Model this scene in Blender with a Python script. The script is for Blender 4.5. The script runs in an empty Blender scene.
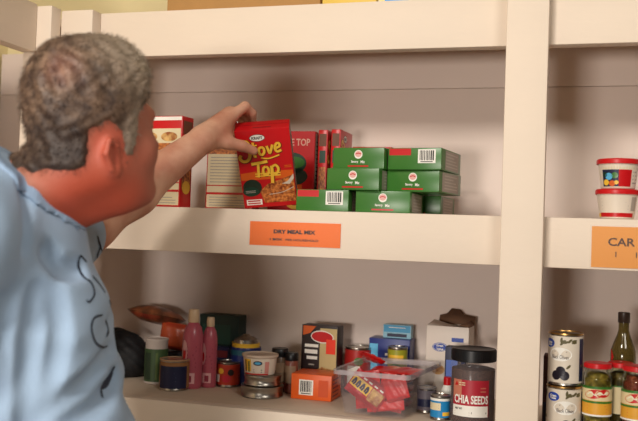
import bpy, bmesh, math, random
import numpy as np
from mathutils import Vector, Matrix
from mathutils.bvhtree import BVHTree
R = math.radians
rng = random.Random(7)
nrng = np.random.default_rng(7)
S = bpy.context.scene
COL = S.collection
EYE = 1.5

# ------------------------------------------------------------------ camera
F_PX = 886.0; IW, IH = 638, 421
YAW, PITCH, ROLL = R(17.08), R(1.548), R(2.011)
CAM = Vector((0, -1.83, EYE))
def _axes():
    cy, sy = math.cos(YAW), math.sin(YAW)
    d = Vector((-sy, cy, 0)); r = Vector((cy, sy, 0)); u = Vector((0, 0, 1))
    cp, sp = math.cos(PITCH), math.sin(PITCH)
    d2 = d*cp + u*sp; u2 = u*cp - d*sp
    cr, sr = math.cos(ROLL), math.sin(ROLL)
    return r*cr + u2*sr, u2*cr - r*sr, d2
CR, CU, CD = _axes()
def ray(px, py): return CD + CR*((px-IW/2)/F_PX) - CU*((py-IH/2)/F_PX)
def P(px, py, Y=0.0):
    v = ray(px, py); return CAM + v*((Y-CAM.y)/v.y)
def Pz(px, py, z):
    v = ray(px, py); return CAM + v*((z-CAM.z)/v.z)
def A(px, py, dist): return CAM + ray(px, py)*dist
cd = bpy.data.cameras.new('camera'); cam = bpy.data.objects.new('camera', cd); COL.objects.link(cam)
m = Matrix((CR, CU, -CD)).transposed().to_4x4(); m.translation = CAM; cam.matrix_world = m
cd.sensor_width = 36; cd.lens = 36*F_PX/IW; cd.clip_start = .05
cd.dof.use_dof = True; cd.dof.focus_distance = 1.93; cd.dof.aperture_fstop = 3.6
S.camera = cam

# ------------------------------------------------------------------ materials
def lin(c):
    return tuple((x/255/12.92 if x/255 <= .04045 else ((x/255+.055)/1.055)**2.4) for x in c)
MATS = {}
def mat(name, rgb, rough=.5, var=.08, scale=30, metal=0, trans=0, bump=0, bscale=60, ior=1.45, coat=0, sss=0, alpha=1, aniso=None, spec=.5):
    if name in MATS: return MATS[name]
    M = bpy.data.materials.new(name); M.use_nodes = True
    nt = M.node_tree; b = nt.nodes['Principled BSDF']
    c = lin(rgb)
    tc = nt.nodes.new('ShaderNodeTexCoord'); mp = nt.nodes.new('ShaderNodeMapping')
    nt.links.new(tc.outputs['Object'], mp.inputs['Vector'])
    if aniso: mp.inputs['Scale'].default_value = aniso
    n = nt.nodes.new('ShaderNodeTexNoise'); n.inputs['Scale'].default_value = scale; n.inputs['Detail'].default_value = 4
    nt.links.new(mp.outputs['Vector'], n.inputs['Vector'])
    mx = nt.nodes.new('ShaderNodeMix'); mx.data_type = 'RGBA'
    mx.inputs[6].default_value = tuple(min(1, x*(1-var)) for x in c)+(1,)
    mx.inputs[7].default_value = tuple(min(1, x*(1+var)) for x in c)+(1,)
    nt.links.new(n.outputs['Fac'], mx.inputs[0]); nt.links.new(mx.outputs[2], b.inputs['Base Color'])
    b.inputs['Roughness'].default_value = rough; b.inputs['Metallic'].default_value = metal
    b.inputs['Transmission Weight'].default_value = trans; b.inputs['IOR'].default_value = ior
    b.inputs['Coat Weight'].default_value = coat; b.inputs['Alpha'].default_value = alpha
    b.inputs['Specular IOR Level'].default_value = spec
    if sss:
        b.inputs['Subsurface Weight'].default_value = sss
        b.inputs['Subsurface Radius'].default_value = (.012, .004, .002); b.inputs['Subsurface Scale'].default_value = 1
    if bump:
        n2 = nt.nodes.new('ShaderNodeTexNoise'); n2.inputs['Scale'].default_value = bscale; n2.inputs['Detail'].default_value = 3
        nt.links.new(mp.outputs['Vector'], n2.inputs['Vector'])
        bp = nt.nodes.new('ShaderNodeBump'); bp.inputs['Strength'].default_value = bump; bp.inputs['Distance'].default_value = .004
        nt.links.new(n2.outputs['Fac'], bp.inputs['Height']); nt.links.new(bp.outputs['Normal'], b.inputs['Normal'])
    MATS[name] = M
    return M
def blend_mat(name, a, b_, scale=40, lo=.4, hi=.6, rough=.6, kind='noise', bump=0, coat=0):
    """two colour procedural material"""
    if name in MATS: return MATS[name]
    M = bpy.data.materials.new(name); M.use_nodes = True
    nt = M.node_tree; b = nt.nodes['Principled BSDF']
    tc = nt.nodes.new('ShaderNodeTexCoord')
    n = nt.nodes.new('ShaderNodeTexVoronoi' if kind == 'voronoi' else 'ShaderNodeTexNoise')
    n.inputs['Scale'].default_value = scale
    nt.links.new(tc.outputs['Object'], n.inputs['Vector'])
    r = nt.nodes.new('ShaderNodeValToRGB')
    r.color_ramp.elements[0].position = lo; r.color_ramp.elements[1].position = hi
    r.color_ramp.elements[0].color = lin(a)+(1,); r.color_ramp.elements[1].color = lin(b_)+(1,)
    nt.links.new(n.outputs['Distance' if kind == 'voronoi' else 'Fac'], r.inputs['Fac'])
    nt.links.new(r.outputs['Color'], b.inputs['Base Color'])
    b.inputs['Roughness'].default_value = rough; b.inputs['Coat Weight'].default_value = coat
    if bump:
        bp = nt.nodes.new('ShaderNodeBump'); bp.inputs['Strength'].default_value = bump; bp.inputs['Distance'].default_value = .004
        nt.links.new(n.outputs['Distance' if kind == 'voronoi' else 'Fac'], bp.inputs['Height']); nt.links.new(bp.outputs['Normal'], b.inputs['Normal'])
    MATS[name] = M
    return M
paint = mat('white_paint', (228, 211, 192), .55, .035, 6, bump=.12, bscale=35, aniso=(1, 1, 2.5))
panelp = mat('panel_paint', (236, 219, 208), .6, .04, 4, bump=.1, bscale=25)
wallp = mat('cream_wall_paint', (236, 220, 172), .7, .05, 3, bump=.08)
INK = mat('black_ink', (34, 26, 26), .6); WHT = mat('white_print', (240, 236, 226), .5)
RED = mat('red_print', (196, 20, 26), .32, .05); DRED = mat('dark_red_print', (140, 14, 22), .4)
YEL = mat('yellow_print', (240, 190, 60), .4); ORG = mat('orange_print', (214, 92, 24), .45)
GRN = mat('green_carton', (58, 114, 42), .3, .05); DGRN = mat('dark_green_print', (24, 58, 42), .45)
CREAM = mat('cream_print', (222, 206, 168), .5, .05); GRY = mat('gray_print', (170, 158, 146), .5)
BLUE = mat('blue_print', (28, 66, 160), .35); LBLUE = mat('light_blue_print', (90, 178, 220), .4)
NAVY = mat('navy_print', (26, 30, 62), .45); BRN = mat('brown_print', (104, 60, 34), .5)
TIN = mat('tin_metal', (176, 170, 160), .28, .05, metal=1); GOLD = mat('gold_metal', (190, 150, 90), .3, .05, metal=1)
BLK = mat('black_plastic', (20, 20, 22), .35, .1); KRAFTB = mat('cardboard', (176, 132, 78), .8, .07, 25, bump=.1)
KRAFTD = mat('brown_cardboard', (120, 88, 66), .8, .07, 25)
PAN = blend_mat('stuffing_food_print', (120, 46, 16), (216, 132, 62), 130, .35, .65, .4)
FOOD = blend_mat('meal_food_print', (150, 80, 30), (224, 180, 110), 70, .35, .65, .45)
GLASS = mat('clear_glass', (236, 240, 232), .03, 0, trans=1, ior=1.3)
PLASTIC = mat('clear_plastic', (190, 178, 182), .14, 0, alpha=.10, bump=.06, bscale=40, spec=.8)

# ------------------------------------------------------------------ mesh building
class MB:
    def __init__(s): s.v = []; s.f = []; s.mi = []; s.m = []
    def mid(s, M):
        if M not in s.m: s.m.append(M)
        return s.m.index(M)
    def add(s, vs, fs, M):
        o = len(s.v); s.v += [tuple(v) for v in vs]; k = s.mid(M)
        for f in fs: s.f.append([o+i for i in f]); s.mi.append(k)
    def bm(s, b, M, mtx=None):
        if mtx is not None: b.transform(mtx)
        b.verts.index_update()
        s.add([v.co[:] for v in b.verts], [[v.index for v in f.verts] for f in b.faces], M); b.free()
    def box(s, lo, hi, M, bev=.002, mtx=None, seg=2):
        b = bmesh.new(); bmesh.ops.create_cube(b, size=1)
        lo = Vector(lo); hi = Vector(hi); c = (lo+hi)/2; d = hi-lo
        for v in b.verts: v.co = Vector((c[i]+v.co[i]*d[i] for i in range(3)))
        if bev: bmesh.ops.bevel(b, geom=b.edges[:], offset=min(bev, min(d)*.45), segments=seg, affect='EDGES', profile=.6)
        s.bm(b, M, mtx)
    def lathe(s, prof, M, n=40, c=(0, 0, 0), cap0=True, cap1=True):
        vs = []; fs = []
        for r, z in prof:
            for i in range(n):
                a = 2*math.pi*i/n; vs.append((c[0]+r*math.sin(a), c[1]-r*math.cos(a), c[2]+z))
        for k in range(len(prof)-1):
            for i in range(n):
                j = (i+1) % n; fs.append((k*n+i, k*n+j, (k+1)*n+j, (k+1)*n+i))
        if cap0 and prof[0][0] > 1e-5: fs.append(tuple(range(n))[::-1])
        if cap1 and prof[-1][0] > 1e-5: fs.append(tuple((len(prof)-1)*n+i for i in range(n)))
        s.add(vs, fs, M)
    def tube(s, pts, rad, M, n=10, closed=False):
        pts = [Vector(p) for p in pts]; N = len(pts); vs = []; fs = []
        for i, p in enumerate(pts):
            t = (pts[(i+1) % N] if closed or i < N-1 else p) - (pts[i-1] if closed or i > 0 else p)
            t.normalize(); a = t.orthogonal() if abs(t.z) > .9 else t.cross(Vector((0, 0, 1))); a.normalize(); b = t.cross(a)
            r = rad(i/(N-1)) if callable(rad) else rad
            for k in range(n):
                th = 2*math.pi*k/n; vs.append(p+a*(r*math.cos(th))+b*(r*math.sin(th)))
        for i in range(N if closed else N-1):
            j = (i+1) % N
            for k in range(n):
                l = (k+1) % n; fs.append((i*n+k, i*n+l, j*n+l, j*n+k))
        if not closed: fs += [tuple(range(n))[::-1], tuple((N-1)*n+k for k in range(n))]
        s.add(vs, fs, M)
    # prints: fr(x,y,h) -> point
    def rect(s, fr, x0, y0, x1, y1, M, h=.0004, nx=1, ny=1):
        vs = [fr(x0+(x1-x0)*i/nx, y0+(y1-y0)*j/ny, h) for j in range(ny+1) for i in range(nx+1)]
        fs = [(j*(nx+1)+i, j*(nx+1)+i+1, (j+1)*(nx+1)+i+1, (j+1)*(nx+1)+i) for j in range(ny) for i in range(nx)]
        s.add(vs, fs, M)
    def ell(s, fr, cx, cy, rx, ry, M, h=.0006, n=24, rot=0):
        c, q = math.cos(rot), math.sin(rot)
        vs = [fr(cx, cy, h)]
        for i in range(n):
            a = 2*math.pi*i/n; x, y = rx*math.cos(a), ry*math.sin(a); vs.append(fr(cx+x*c-y*q, cy+x*q+y*c, h))
        s.add(vs, [(0, i+1, (i+1) % n+1) for i in range(n)], M)
    def poly(s, fr, pts, M, h=.0006):
        s.add([fr(x, y, h) for x, y in pts], [tuple(range(len(pts)))], M)
    def stroke(s, fr, pts, w, M, h=.0008, smooth=True):
        if smooth: pts = catmull(pts, 7)
        N = len(pts); vs = []
        for i in range(N):
            a = pts[max(0, i-1)]; b = pts[min(N-1, i+1)]
            dx, dy = b[0]-a[0], b[1]-a[1]; L = math.hypot(dx, dy) or 1
            ww = (w(i/(N-1)) if callable(w) else w)/2
            vs.append(fr(pts[i][0]-dy/L*ww, pts[i][1]+dx/L*ww, h)); vs.append(fr(pts[i][0]+dy/L*ww, pts[i][1]-dx/L*ww, h))
        s.add(vs, [(2*i, 2*i+1, 2*i+3, 2*i+2) for i in range(N-1)], M)
    def text(s, fr, t, cx, cy, hgt, M, w=None, h=.0009, bold=0, shear=0, rot=0):
        vs, fs = text_mesh(t, bold)
        xs = [v[0] for v in vs]; ys = [v[1] for v in vs]
        sc = hgt/(max(ys)-min(ys)); sx = sc if w is None else w/(max(xs)-min(xs))
        mx_, my_ = (min(xs)+max(xs))/2, (min(ys)+max(ys))/2
        c, q = math.cos(rot), math.sin(rot); out = []
        for x, y in vs:
            y2 = (y-my_)*sc; x2 = (x-mx_)*sx+shear*y2
            out.append(fr(cx+x2*c-y2*q, cy+x2*q+y2*c, h))
        s.add(out, fs, M)
    def barcode(s, fr, x0, y0, x1, y1, h=.0005, seed=1):
        s.rect(fr, x0, y0, x1, y1, WHT, h)
        r = random.Random(seed); w = x1-x0; x = x0+w*.1
        while x < x1-w*.12:
            bw = w*r.choice([.035, .05, .08]); s.rect(fr, x, y0+(y1-y0)*.2, x+bw, y1-(y1-y0)*.08, INK, h+.0002); x += bw+w*r.choice([.035, .05])
        s.rect(fr, x0+w*.15, y0+(y1-y0)*.07, x1-w*.15, y0+(y1-y0)*.13, INK, h+.0002)
    def lines(s, fr, x0, y0, x1, y1, n, M, h=.0006, t=.35, seed=3):
        r = random.Random(seed); dy = (y1-y0)/n
        for i in range(n):
            s.rect(fr, x0, y0+dy*(i+.3), x1-(x1-x0)*r.choice([0, 0, .1, .3]), y0+dy*(i+.3+t), M, h)
    def build(s, name, parent=None, loc=None, smooth=True, label=None, ang=35):
        me = bpy.data.meshes.new(name); me.from_pydata(s.v, [], s.f)
        for M in s.m: me.materials.append(M)
        me.polygons.foreach_set('material_index', s.mi)
        if smooth:
            me.polygons.foreach_set('use_smooth', [True]*len(s.f)); me.set_sharp_from_angle(angle=R(ang))
        me.update()
        o = bpy.data.objects.new(name, me); COL.objects.link(o)
        if parent: o.parent = parent
        if loc is not None: o.location = loc
        if label: o['label'] = label
        return o
def catmull(p, k):
    if len(p) < 3: return p
    q = [p[0]]+list(p)+[p[-1]]; out = []
    for i in range(1, len(q)-2):
        for j in range(k):
            t = j/k; a, b, c, d = q[i-1], q[i], q[i+1], q[i+2]
            out.append(tuple(.5*(2*b[n]+(c[n]-a[n])*t+(2*a[n]-5*b[n]+4*c[n]-d[n])*t*t+(3*b[n]-a[n]-3*c[n]+d[n])*t**3) for n in range(len(b))))
    out.append(tuple(p[-1])); return out
TXT = {}
def text_mesh(t, bold):
    k = (t, bold)
    if k not in TXT:
        c = bpy.data.curves.new('lettering', 'FONT'); c.body = t; c.offset = bold; c.resolution_u = 3
        o = bpy.data.objects.new('lettering', c)
        me = bpy.data.meshes.new_from_object(o)
        TXT[k] = ([v.co[:2] for v in me.vertices], [tuple(p.vertices) for p in me.polygons])
        bpy.data.objects.remove(o); bpy.data.curves.remove(c); bpy.data.meshes.remove(me)
    return TXT[k]
def flat(o, u, v):
    o, u, v = Vector(o), Vector(u), Vector(v); n = u.cross(v)
    return lambda x, y, h: o+u*x+v*y+n*h
def front(y, x=0, z=0): return flat((x, y, z), (1, 0, 0), (0, 0, 1))
def cyl(r, z0=0, a0=0, r1=None, H=1, c=(0, 0)):
    def fr(x, y, h):
        rr = (r if r1 is None else r+(r1-r)*y/H)+h; a = x/r+a0
        return Vector((c[0]+rr*math.sin(a), c[1]-rr*math.cos(a), z0+y))
    return fr
def tag(o, label, cat, group=None, kind=None):
    if label: o['label'] = label
    if cat: o['category'] = cat
    if group: o['group'] = group
    if kind: o['kind'] = kind
    return o
def thing(name, loc, label, cat, group=None, rz=0):
    o = bpy.data.objects.new(name, None); COL.objects.link(o); o.empty_display_size = .05
    o.location = loc; o.rotation_euler = (0, 0, R(rz)); return tag(o, label, cat, group)
def dup(o, label=None, loc=None, rot=None):
    c = o.copy(); COL.objects.link(c)
    for ch in list(o.children):
        k = ch.copy(); COL.objects.link(k); k.parent = c
        for g in list(ch.children):
            q = g.copy(); COL.objects.link(q); q.parent = k
    if label: c['label'] = label
    if loc is not None: c.location = loc
    if rot is not None: c.rotation_euler = rot
    return c
def structure(mb, name, **k):
    o = mb.build(name, **k); o['kind'] = 'structure'; return o

# ------------------------------------------------------------------ setting and shelving
Z_UP, Z_MID, Z_LOW = 2.003, 1.551, 1.111
Z_RIGHT = 1.105
DEP = .40
FLOORM = blend_mat('gray_floor', (120, 110, 100), (140, 130, 118), 9, .3, .7, .6)
b = MB(); b.box((-3.2, -2.6, -.05), (2.2, .52, 0), FLOORM, 0); structure(b, 'floor')
b = MB(); b.box((-3.2, .44, 0), (2.2, .52, 3.0), wallp, 0); structure(b, 'wall_back')
b = MB(); b.box((-1.80, -2.6, 0), (-1.70, .44, 3.0), wallp, 0); structure(b, 'wall_left')

unit = thing('shelving_unit', (-.4, 0, 0), 'long white painted wooden shelving unit along the back wall holding the cartons', 'shelving')
OX = Vector((.4, 0, 0))
def upart(lo, hi, name, M=paint, bev=.003, root=None, off=OX):
    b = MB(); b.box(Vector(lo)+off, Vector(hi)+off, M, bev); return b.build(name, root or unit)
PX0, PX1 = P(505.5, 60, -.038).x, P(548, 60, -.038).x
XL0, XL1 = -1.199, -1.1155      # left post
XR = 1.05
for z0, z1, nm in ((1.898, 2.003, 'beam'), (1.450, 1.551, 'beam'), (1.0, 1.111, 'beam'), (.55, .65, 'beam'), (.10, .2, 'beam')):
    upart((XL0, 0, z0), ((PX0+PX1)/2, .035, z1), nm)
    dz = Z_RIGHT-Z_LOW if z1 == 1.111 else 0
    upart(((PX0+PX1)/2+.001, 0, z0+dz), (XR, .035, z1+dz), nm)
for z, xa_, xb_ in ((2.003, XL0-.3, XR), (1.551, XL0-.3, XR), (1.111, XL0-.3, (PX0+PX1)/2), (Z_RIGHT, (PX0+PX1)/2+.001, XR), (.65, XL0-.3, XR), (.2, XL0-.3, XR)):
    upart((xa_, .035, z-.02), (xb_, DEP-.001, z), 'shelf_board', mat('shelf_top_paint', (206, 186, 164), .6, .08, 5, bump=.1, aniso=(.4, 4, 1)) )
upart((PX0, -.038, 0), (PX1, -.0005, 2.30), 'post'); upart((XL0, -.038, 0), (XL1, -.0005, 2.003), 'post'); upart((XR, -.038, 0), (XR+.086, -.0005, 2.3), 'post')
# back panel: painted sheets with a horizontal joint
zj = P(420, 89, DEP).z
for z0, z1 in ((.0, zj-.0006), (zj+.0006, 2.003)):
    upart((-1.69, DEP, z0), (XR+.08, DEP+.025, z1), 'back_panel', panelp, .0008)

lu = thing('shelving_unit', (-1.45, -.6, 0), 'white painted wooden shelving unit turned along the left wall behind the man', 'shelving')
LO = Vector((1.45, .6, 0))
xA0 = P(23, 53, -.076).x; xA1 = P(52, 10, -.076).x
upart((xA0, -.0765, 0), (xA1, -.0385, 2.006), 'post', root=lu, off=LO)
bx1 = P(36, 30, -.08).x
for z0, z1 in ((1.898, 2.010), (1.45, 1.551), (1.0, 1.111), (.55, .65)):
    upart((bx1-.036, -1.25, z0), (bx1, -.078, z1), 'beam', root=lu, off=LO)
    upart((-1.69, -1.25, z1-.02), (bx1-.0365, -.0, z1), 'shelf_board', root=lu, off=LO)
upart((bx1-.04, -1.338, 0), (bx1+.04, -1.251, 2.003), 'post', root=lu, off=LO)
for z0, z1 in ((.0, 1.878), (1.882, 2.003)):
    upart((-1.698, -1.3, z0), (-1.691, .38, z1), 'back_panel', panelp, .001, root=lu, off=LO)

# ------------------------------------------------------------------ signs
def sign(p0, p1, label, words):
    w = p1.x-p0.x; hgt = p0.z-p1.z
    o = thing('paper_sign', ((p0.x+p1.x)/2, -.0005, p1.z), label, 'sign', 'orange paper signs on the shelf edge')
    b = MB(); paper = mat('orange_paper', (240, 110, 4), .6, .03, 12)
    b.box((-w/2, -.0012, 0), (w/2, -.0002, hgt), paper, .0002)
    fr = front(-.0012); words(b, fr, w, hgt); b.build('printed_paper', o)
    b = MB(); film = mat('clear_film', (255, 255, 255), .1, 0, alpha=.045, bump=.35, bscale=22, spec=1)
    fr = front(-.002); nx, ny = 40, 14
    b.rect(lambda x, y, h: Vector((x, -.0024-.0010*(math.sin(x*75+y*40)*math.sin(y*62-x*30)+1)*.5, y)), -w/2-.004, -.003, w/2+.004, hgt+.003, film, 0, nx, ny)
    b.build('plastic_sleeve', o, label='clear plastic film')
    return o
def w1(b, fr, w, h):
    b.text(fr, 'DRY MEAL MIX', .0, h*.60, h*.165, INK, w=w*.46, bold=.045)
    b.text(fr, '1 BOX', -w*.20, h*.27, h*.095, INK, w=w*.14, bold=.05)
    b.text(fr, 'PER HOUSEHOLD', w*.085, h*.265, h*.09, INK, w=w*.36, bold=.02)
a0 = P(250, 221, -.003); a1 = P(340, 247, -.003); a1.z = (a1.z+P(250, 246, -.003).z)/2
s1 = sign(a0, a1, 'orange sign reading DRY MEAL MIX on the middle shelf edge', w1)
def w2(b, fr, w, h):
    b.text(fr, 'CAR', -w*.22+.0, h*.63, h*.2, mat('brown_ink', (80, 48, 24), .6), w=.05, bold=.02)
    b.text(fr, '1', -w*.27, h*.33, h*.13, MATS['brown_ink'], bold=.02); b.text(fr, 'I', -w*.08, h*.33, h*.13, MATS['brown_ink'], bold=.02)
b0 = P(592, 226, -.003); b1 = P(592, 267, -.003)
s2 = sign(b0, Vector((b0.x+.2, 0, b1.z)), 'orange sign beginning CAR in shiny plastic on the shelf edge right of the tall post', w2)
[c for c in s2.children if c.name.startswith('printed')][0].data.materials[0] = mat('amber_paper', (226, 146, 52), .6, .03, 12)

# ------------------------------------------------------------------ stuffing cartons
CW, CT, CH = .120, .046, .192
SCR = dict(
    S=[(.30, .86), (.22, .97), (.08, .95), (.06, .78), (.22, .62), (.30, .42), (.20, .20), (.02, .16), (-.10, .30), (-.04, .42)],
    t=[(.46, .92), (.45, .60), (.46, .36), (.54, .34)], tb=[(.34, .74), (.60, .80)],
    o=[(.78, .70), (.67, .66), (.65, .48), (.74, .38), (.84, .48), (.84, .64), (.76, .71)],
    v=[(.96, .74), (1.00, .58), (1.05, .44), (1.12, .60), (1.18, .78)],
    e=[(1.28, .62), (1.44, .70), (1.42, .82), (1.32, .80), (1.26, .62), (1.34, .48), (1.50, .54)],
    T=[(.30, .02), (.66, .06), (.92, .10)], T2=[(.56, .05), (.54, -.24), (.52, -.56)],
    o2=[(.84, -.12), (.74, -.18), (.72, -.40), (.82, -.48), (.92, -.38), (.92, -.20), (.84, -.12)],
    p=[(1.06, -.10), (1.05, -.40), (1.02, -.84)], p2=[(1.06, -.16), (1.20, -.08), (1.30, -.22), (1.24, -.42), (1.08, -.42)],
    sw=[(.70, .26), (1.0, .22), (1.4, .34)])
def script_title(b, fr, x0, y0, sc, M, w, h=.0012):
    for k, pts in SCR.items():
        ww = w*1.25 if k in 'STp' else w
        b.stroke(fr, [(x0+x*sc, y0+y*sc) for x, y in pts], ww*(.6 if k in ('tb', 'sw') else 1), M, h)
def stove_carton(full=True):
    b = MB(); W, T, H = CW, CT, CH
    b.box((-W/2, 0, 0), (W/2, T, H), RED, .0025)
    fr = front(0)
    # front face
    b.ell(fr, -.012, H*.90, .017, .0085, INK, .0003); b.ell(fr, -.012, H*.90, .016, .0075, WHT, .0005)
    b.text(fr, 'KRAFT', -.012, H*.90, .0065, INK, w=.024, bold=.03)
    script_title(b, fr, -.048, H*.565, .0580, mat('title_shadow', (120, 40, 10), .5), .0080, .0006)
    script_title(b, fr, -.049, H*.57, .0580, YEL, .0056, .0009)
    b.poly(fr, [(-.058, H*.37), (-.058, H*.46), (-.02, H*.48), (.058, H*.47), (.058, H*.37)], ORG, .0004)
    b.lines(fr, -.026, H*.40, .03, H*.46, 2, YEL, .0007, .5)
    b.lines(fr, .040, H*.50, .056, H*.54, 2, ORG, .0007, .5)
    b.poly(fr, [(-.012, .012), (.058, .012), (.058, H*.41), (.03, H*.36), (.0, H*.31), (-.02, H*.22)], PAN, .0006)
    b.poly(fr, [(.030, H*.30), (.044, H*.33), (.058, H*.42), (.058, H*.36), (.048, H*.29)], mat('spoon_print', (206, 190, 170), .4), .0009); b.stroke(fr, [(.0, H*.17), (.03, H*.19), (.056, H*.25)], .0016, mat('spoon_print', (206, 190, 170)), .0009)
    b.ell(fr, -.036, H*.27, .021, .021, mat('herb_print', (30, 44, 30), .5), .0006); b.ell(fr, -.04, H*.22, .018, .012, DGRN, .0008)
    b.text(fr, 'TWIST', -.04, H*.22, .005, WHT, w=.02) if False else b.lines(fr, -.052, H*.20, -.03, H*.24, 2, GRY, .0010, .4)
    b.rect(fr, -.053, .008, -.018, .022, WHT, .0007); b.lines(fr, -.050, .009, -.022, .021, 2, RED, .0010, .5)
    # back face
    bk = flat((0, T, 0), (-1, 0, 0), (0, 0, 1))
    b.rect(bk, -.057, .004, .057, H*.86, CREAM, .0003); b.rect(bk, -.058, H*.95, .058, H*.99, WHT, .0003)
    b.ell(bk, -.028, H*.77, .022, .010, FOOD, .0006); b.ell(bk, .026, H*.77, .022, .010, FOOD, .0006); b.rect(bk, -.057, H*.62, .057, H*.70, PAN, .0005)
    b.rect(bk, -.057, H*.165, .057, H*.19, RED, .0006); b.rect(bk, -.057, H*.26, .057, H*.272, RED, .0006)
    b.lines(bk, -.05, .006, .05, H*.15, 4, GRY, .0006, .3); b.lines(bk, -.05, H*.29, .05, H*.6, 9, GRY, .0006, .3)
    # right narrow side
    rt = flat((W/2, 0, 0), (0, 1, 0), (0, 0, 1))
    b.rect(rt, .004, .006, T-.004, H*.97, GRY, .0003); b.lines(rt, .009, .015, T-.009, H*.9, 16, INK, .0006, .25)
    lf = flat((-W/2, T, 0), (0, -1, 0), (0, 0, 1))
    b.rect(lf, .006, .04, T-.006, H*.55, PAN, .0003); b.ell(lf, T*.5, H*.22, .016, .014, YEL, .0006); b.rect(lf, .008, H*.6, T-.008, H*.75, DGRN, .0004)
    b.rect(lf, .005, H*.80, T-.005, H*.95, BRN, .0004)
    # top flap seam and end tabs
    tp = flat((0, 0, H), (1, 0, 0), (0, 1, 0))
    b.rect(tp, -.056, T*.55, .056, T*.58, DRED, .0002); b.rect(tp, -.02, T*.2, .02, T*.3, DRED, .0002)
    return b
def oval_carton():
    b = stove_carton(False); W, T, H = CW, CT, CH; fr = front(0)
    b.rect(fr, -W/2+.001, .001, W/2-.001, H-.001, RED, .0016); b.text(fr, 'STOVE TOP', .0, H*.86, .017, mat('pale_rose', (226, 170, 150), .45), w=.095, h=.0019, bold=.02)
    b.ell(fr, .0, H*.60, .040, .026, DGRN, .0019); b.ell(fr, .006, H*.61, .030, .014, GRN, .0021); b.ell(fr, .002, H*.44, .042, .022, mat('herb_print', (30, 44, 30), .5), .0019)
    b.ell(fr, .012, H*.16, .026, .024, YEL, .0019); b.ell(fr, .012, H*.16, .016, .015, BRN, .0021); b.rect(fr, -.058, H*.26, .03, H*.34, ORG, .0019)
    return b
held = stove_carton().build('stuffing_carton')
tag(held, 'red carton lettered Stove Top held tilted forward in the man\'s hand', 'carton', 'red stuffing cartons on the middle shelf')
hm = Matrix.Rotation(R(14.66), 4, 'Z') @ Matrix.Rotation(R(-6.07), 4, 'Y') @ Matrix.Rotation(R(31.67), 4, 'X')
held.matrix_world = Matrix.Translation((-.6905, .0486, 1.5586)) @ hm
HELD_MW = held.matrix_world.copy()
def put(o, label, px, Y, rz, z=Z_MID+.0003, scale=None, anchor=0):
    p = P(px, 200, Y); o.location = (p.x, Y, z); o.rotation_euler = (0, 0, R(rz)); o['label'] = label
    if scale: o.scale = scale
    return o
# seen from the back, at the left
put(dup(held), 'cream backed red carton nearest the man\'s face, its narrow side showing', 169, .075, 176, scale=(.98, 1.15, 1.10))
put(dup(held), 'cream backed red carton half hidden behind the held red carton', 236, .150, 181, scale=(1, 1, 1.10))
o = put(dup(held), 'upright red carton edge-on, between the facing carton and the green stack', 325, .19, 90, scale=(.9, .5, 1.04)); o.location.y += .058
o = put(dup(held), 'upright red carton edge-on, partly hidden by the left end of the green stack', 337.5, .19, 90, scale=(.9, .5, 1.05)); o.location.y += .062
fc0 = oval_carton().build('stuffing_carton'); tag(fc0, '', 'carton', 'red stuffing cartons on the middle shelf')
put(fc0, 'upright red carton with dark green oval, just right of the held carton', 290, .186, 2, scale=(.96, 1, 1.02))
LT = 1.16
labs = ('red carton lying flat at the very bottom behind the green stack', 'red carton lying flat behind the green stack, second from the bottom', 'red carton lying flat on top of two others behind the green stack')
for k, lab in enumerate(labs):
    o = dup(held, lab); p = P(371, 150, .21)
    o.matrix_world = Matrix.Translation((p.x, .216, Z_MID+.0005+k*(CT*LT+.0006))) @ Matrix.Rotation(R(-90), 4, 'X') @ Matrix.Diagonal((.80, LT, .93, 1)) @ Matrix.Translation((0, -CT, 0))

# ------------------------------------------------------------------ green cartons
GW, GD, GH = .1195, .155, .0468
def green_carton():
    b = MB(); b.box((-GW/2, 0, 0), (GW/2, GD, GH), GRN, .0018)
    fr = front(0); LG = mat('emblem_pink', (226, 170, 160), .5)
    b.ell(fr, 0, GH*.68, .0095, .0095, WHT, .0003); b.ell(fr, 0, GH*.70, .0078, .0068, LG, .0005); b.stroke(fr, [(-.006, GH*.70), (0, GH*.74), (.006, GH*.70)], .002, RED, .0007)
    b.text(fr, 'Savory', -.008, GH*.33, .0065, WHT, w=.017, bold=.03); b.text(fr, 'Mix', .011, GH*.33, .006, WHT, w=.010, bold=.03)
    b.rect(fr, -.024, GH*.10, .024, GH*.17, RED, .0004)
    bk = flat((0, GD, 0), (-1, 0, 0), (0, 0, 1))
    b.rect(bk, -GW/2+.003, GH*.66, -.008, GH*.97, RED, .0003); b.barcode(bk, .008, GH*.30, .047, GH*.93, .0004)
    for s in (1, -1):
        sd = flat((s*GW/2, 0 if s > 0 else GD, 0), (0, s, 0), (0, 0, 1))
        b.rect(sd, .020 if s > 0 else .03, .003, GD-.02, GH-.003, GRY, .0003); b.lines(sd, .035, .007, GD-.03, GH-.006, 5, mat('pale_gray_print', (196, 186, 174), .5), .0005, .4)
    tp = flat((0, 0, GH), (1, 0, 0), (0, 1, 0)); b.ell(tp, 0, .05, .03, .02, WHT, .0002); b.rect(tp, -.05, .09, .05, .15, FOOD, .0002)
    return b
g0 = green_carton().build('stuffing_mix_carton')
tag(g0, '', 'carton', 'green cartons stacked on the middle shelf')
def gput(o, lab, xl, lev, Y, flip=0, rz=0):
    q = P(xl, 190, Y); c, k = math.cos(R(rz)), math.sin(R(rz)); o['label'] = lab
    x, y = q.x+c*GW/2, Y+k*GW/2            # middle of the front edge
    if flip: x, y = x-k*GD, y+c*GD
    o.rotation_euler = (0, 0, R(180*flip+rz)); o.location = (x, y, Z_MID+.0003+lev*(GH+.0004))
gput(g0, 'green carton in the bottom row, round emblem facing out, right of the barcoded one', 356, 0, .022)
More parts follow.
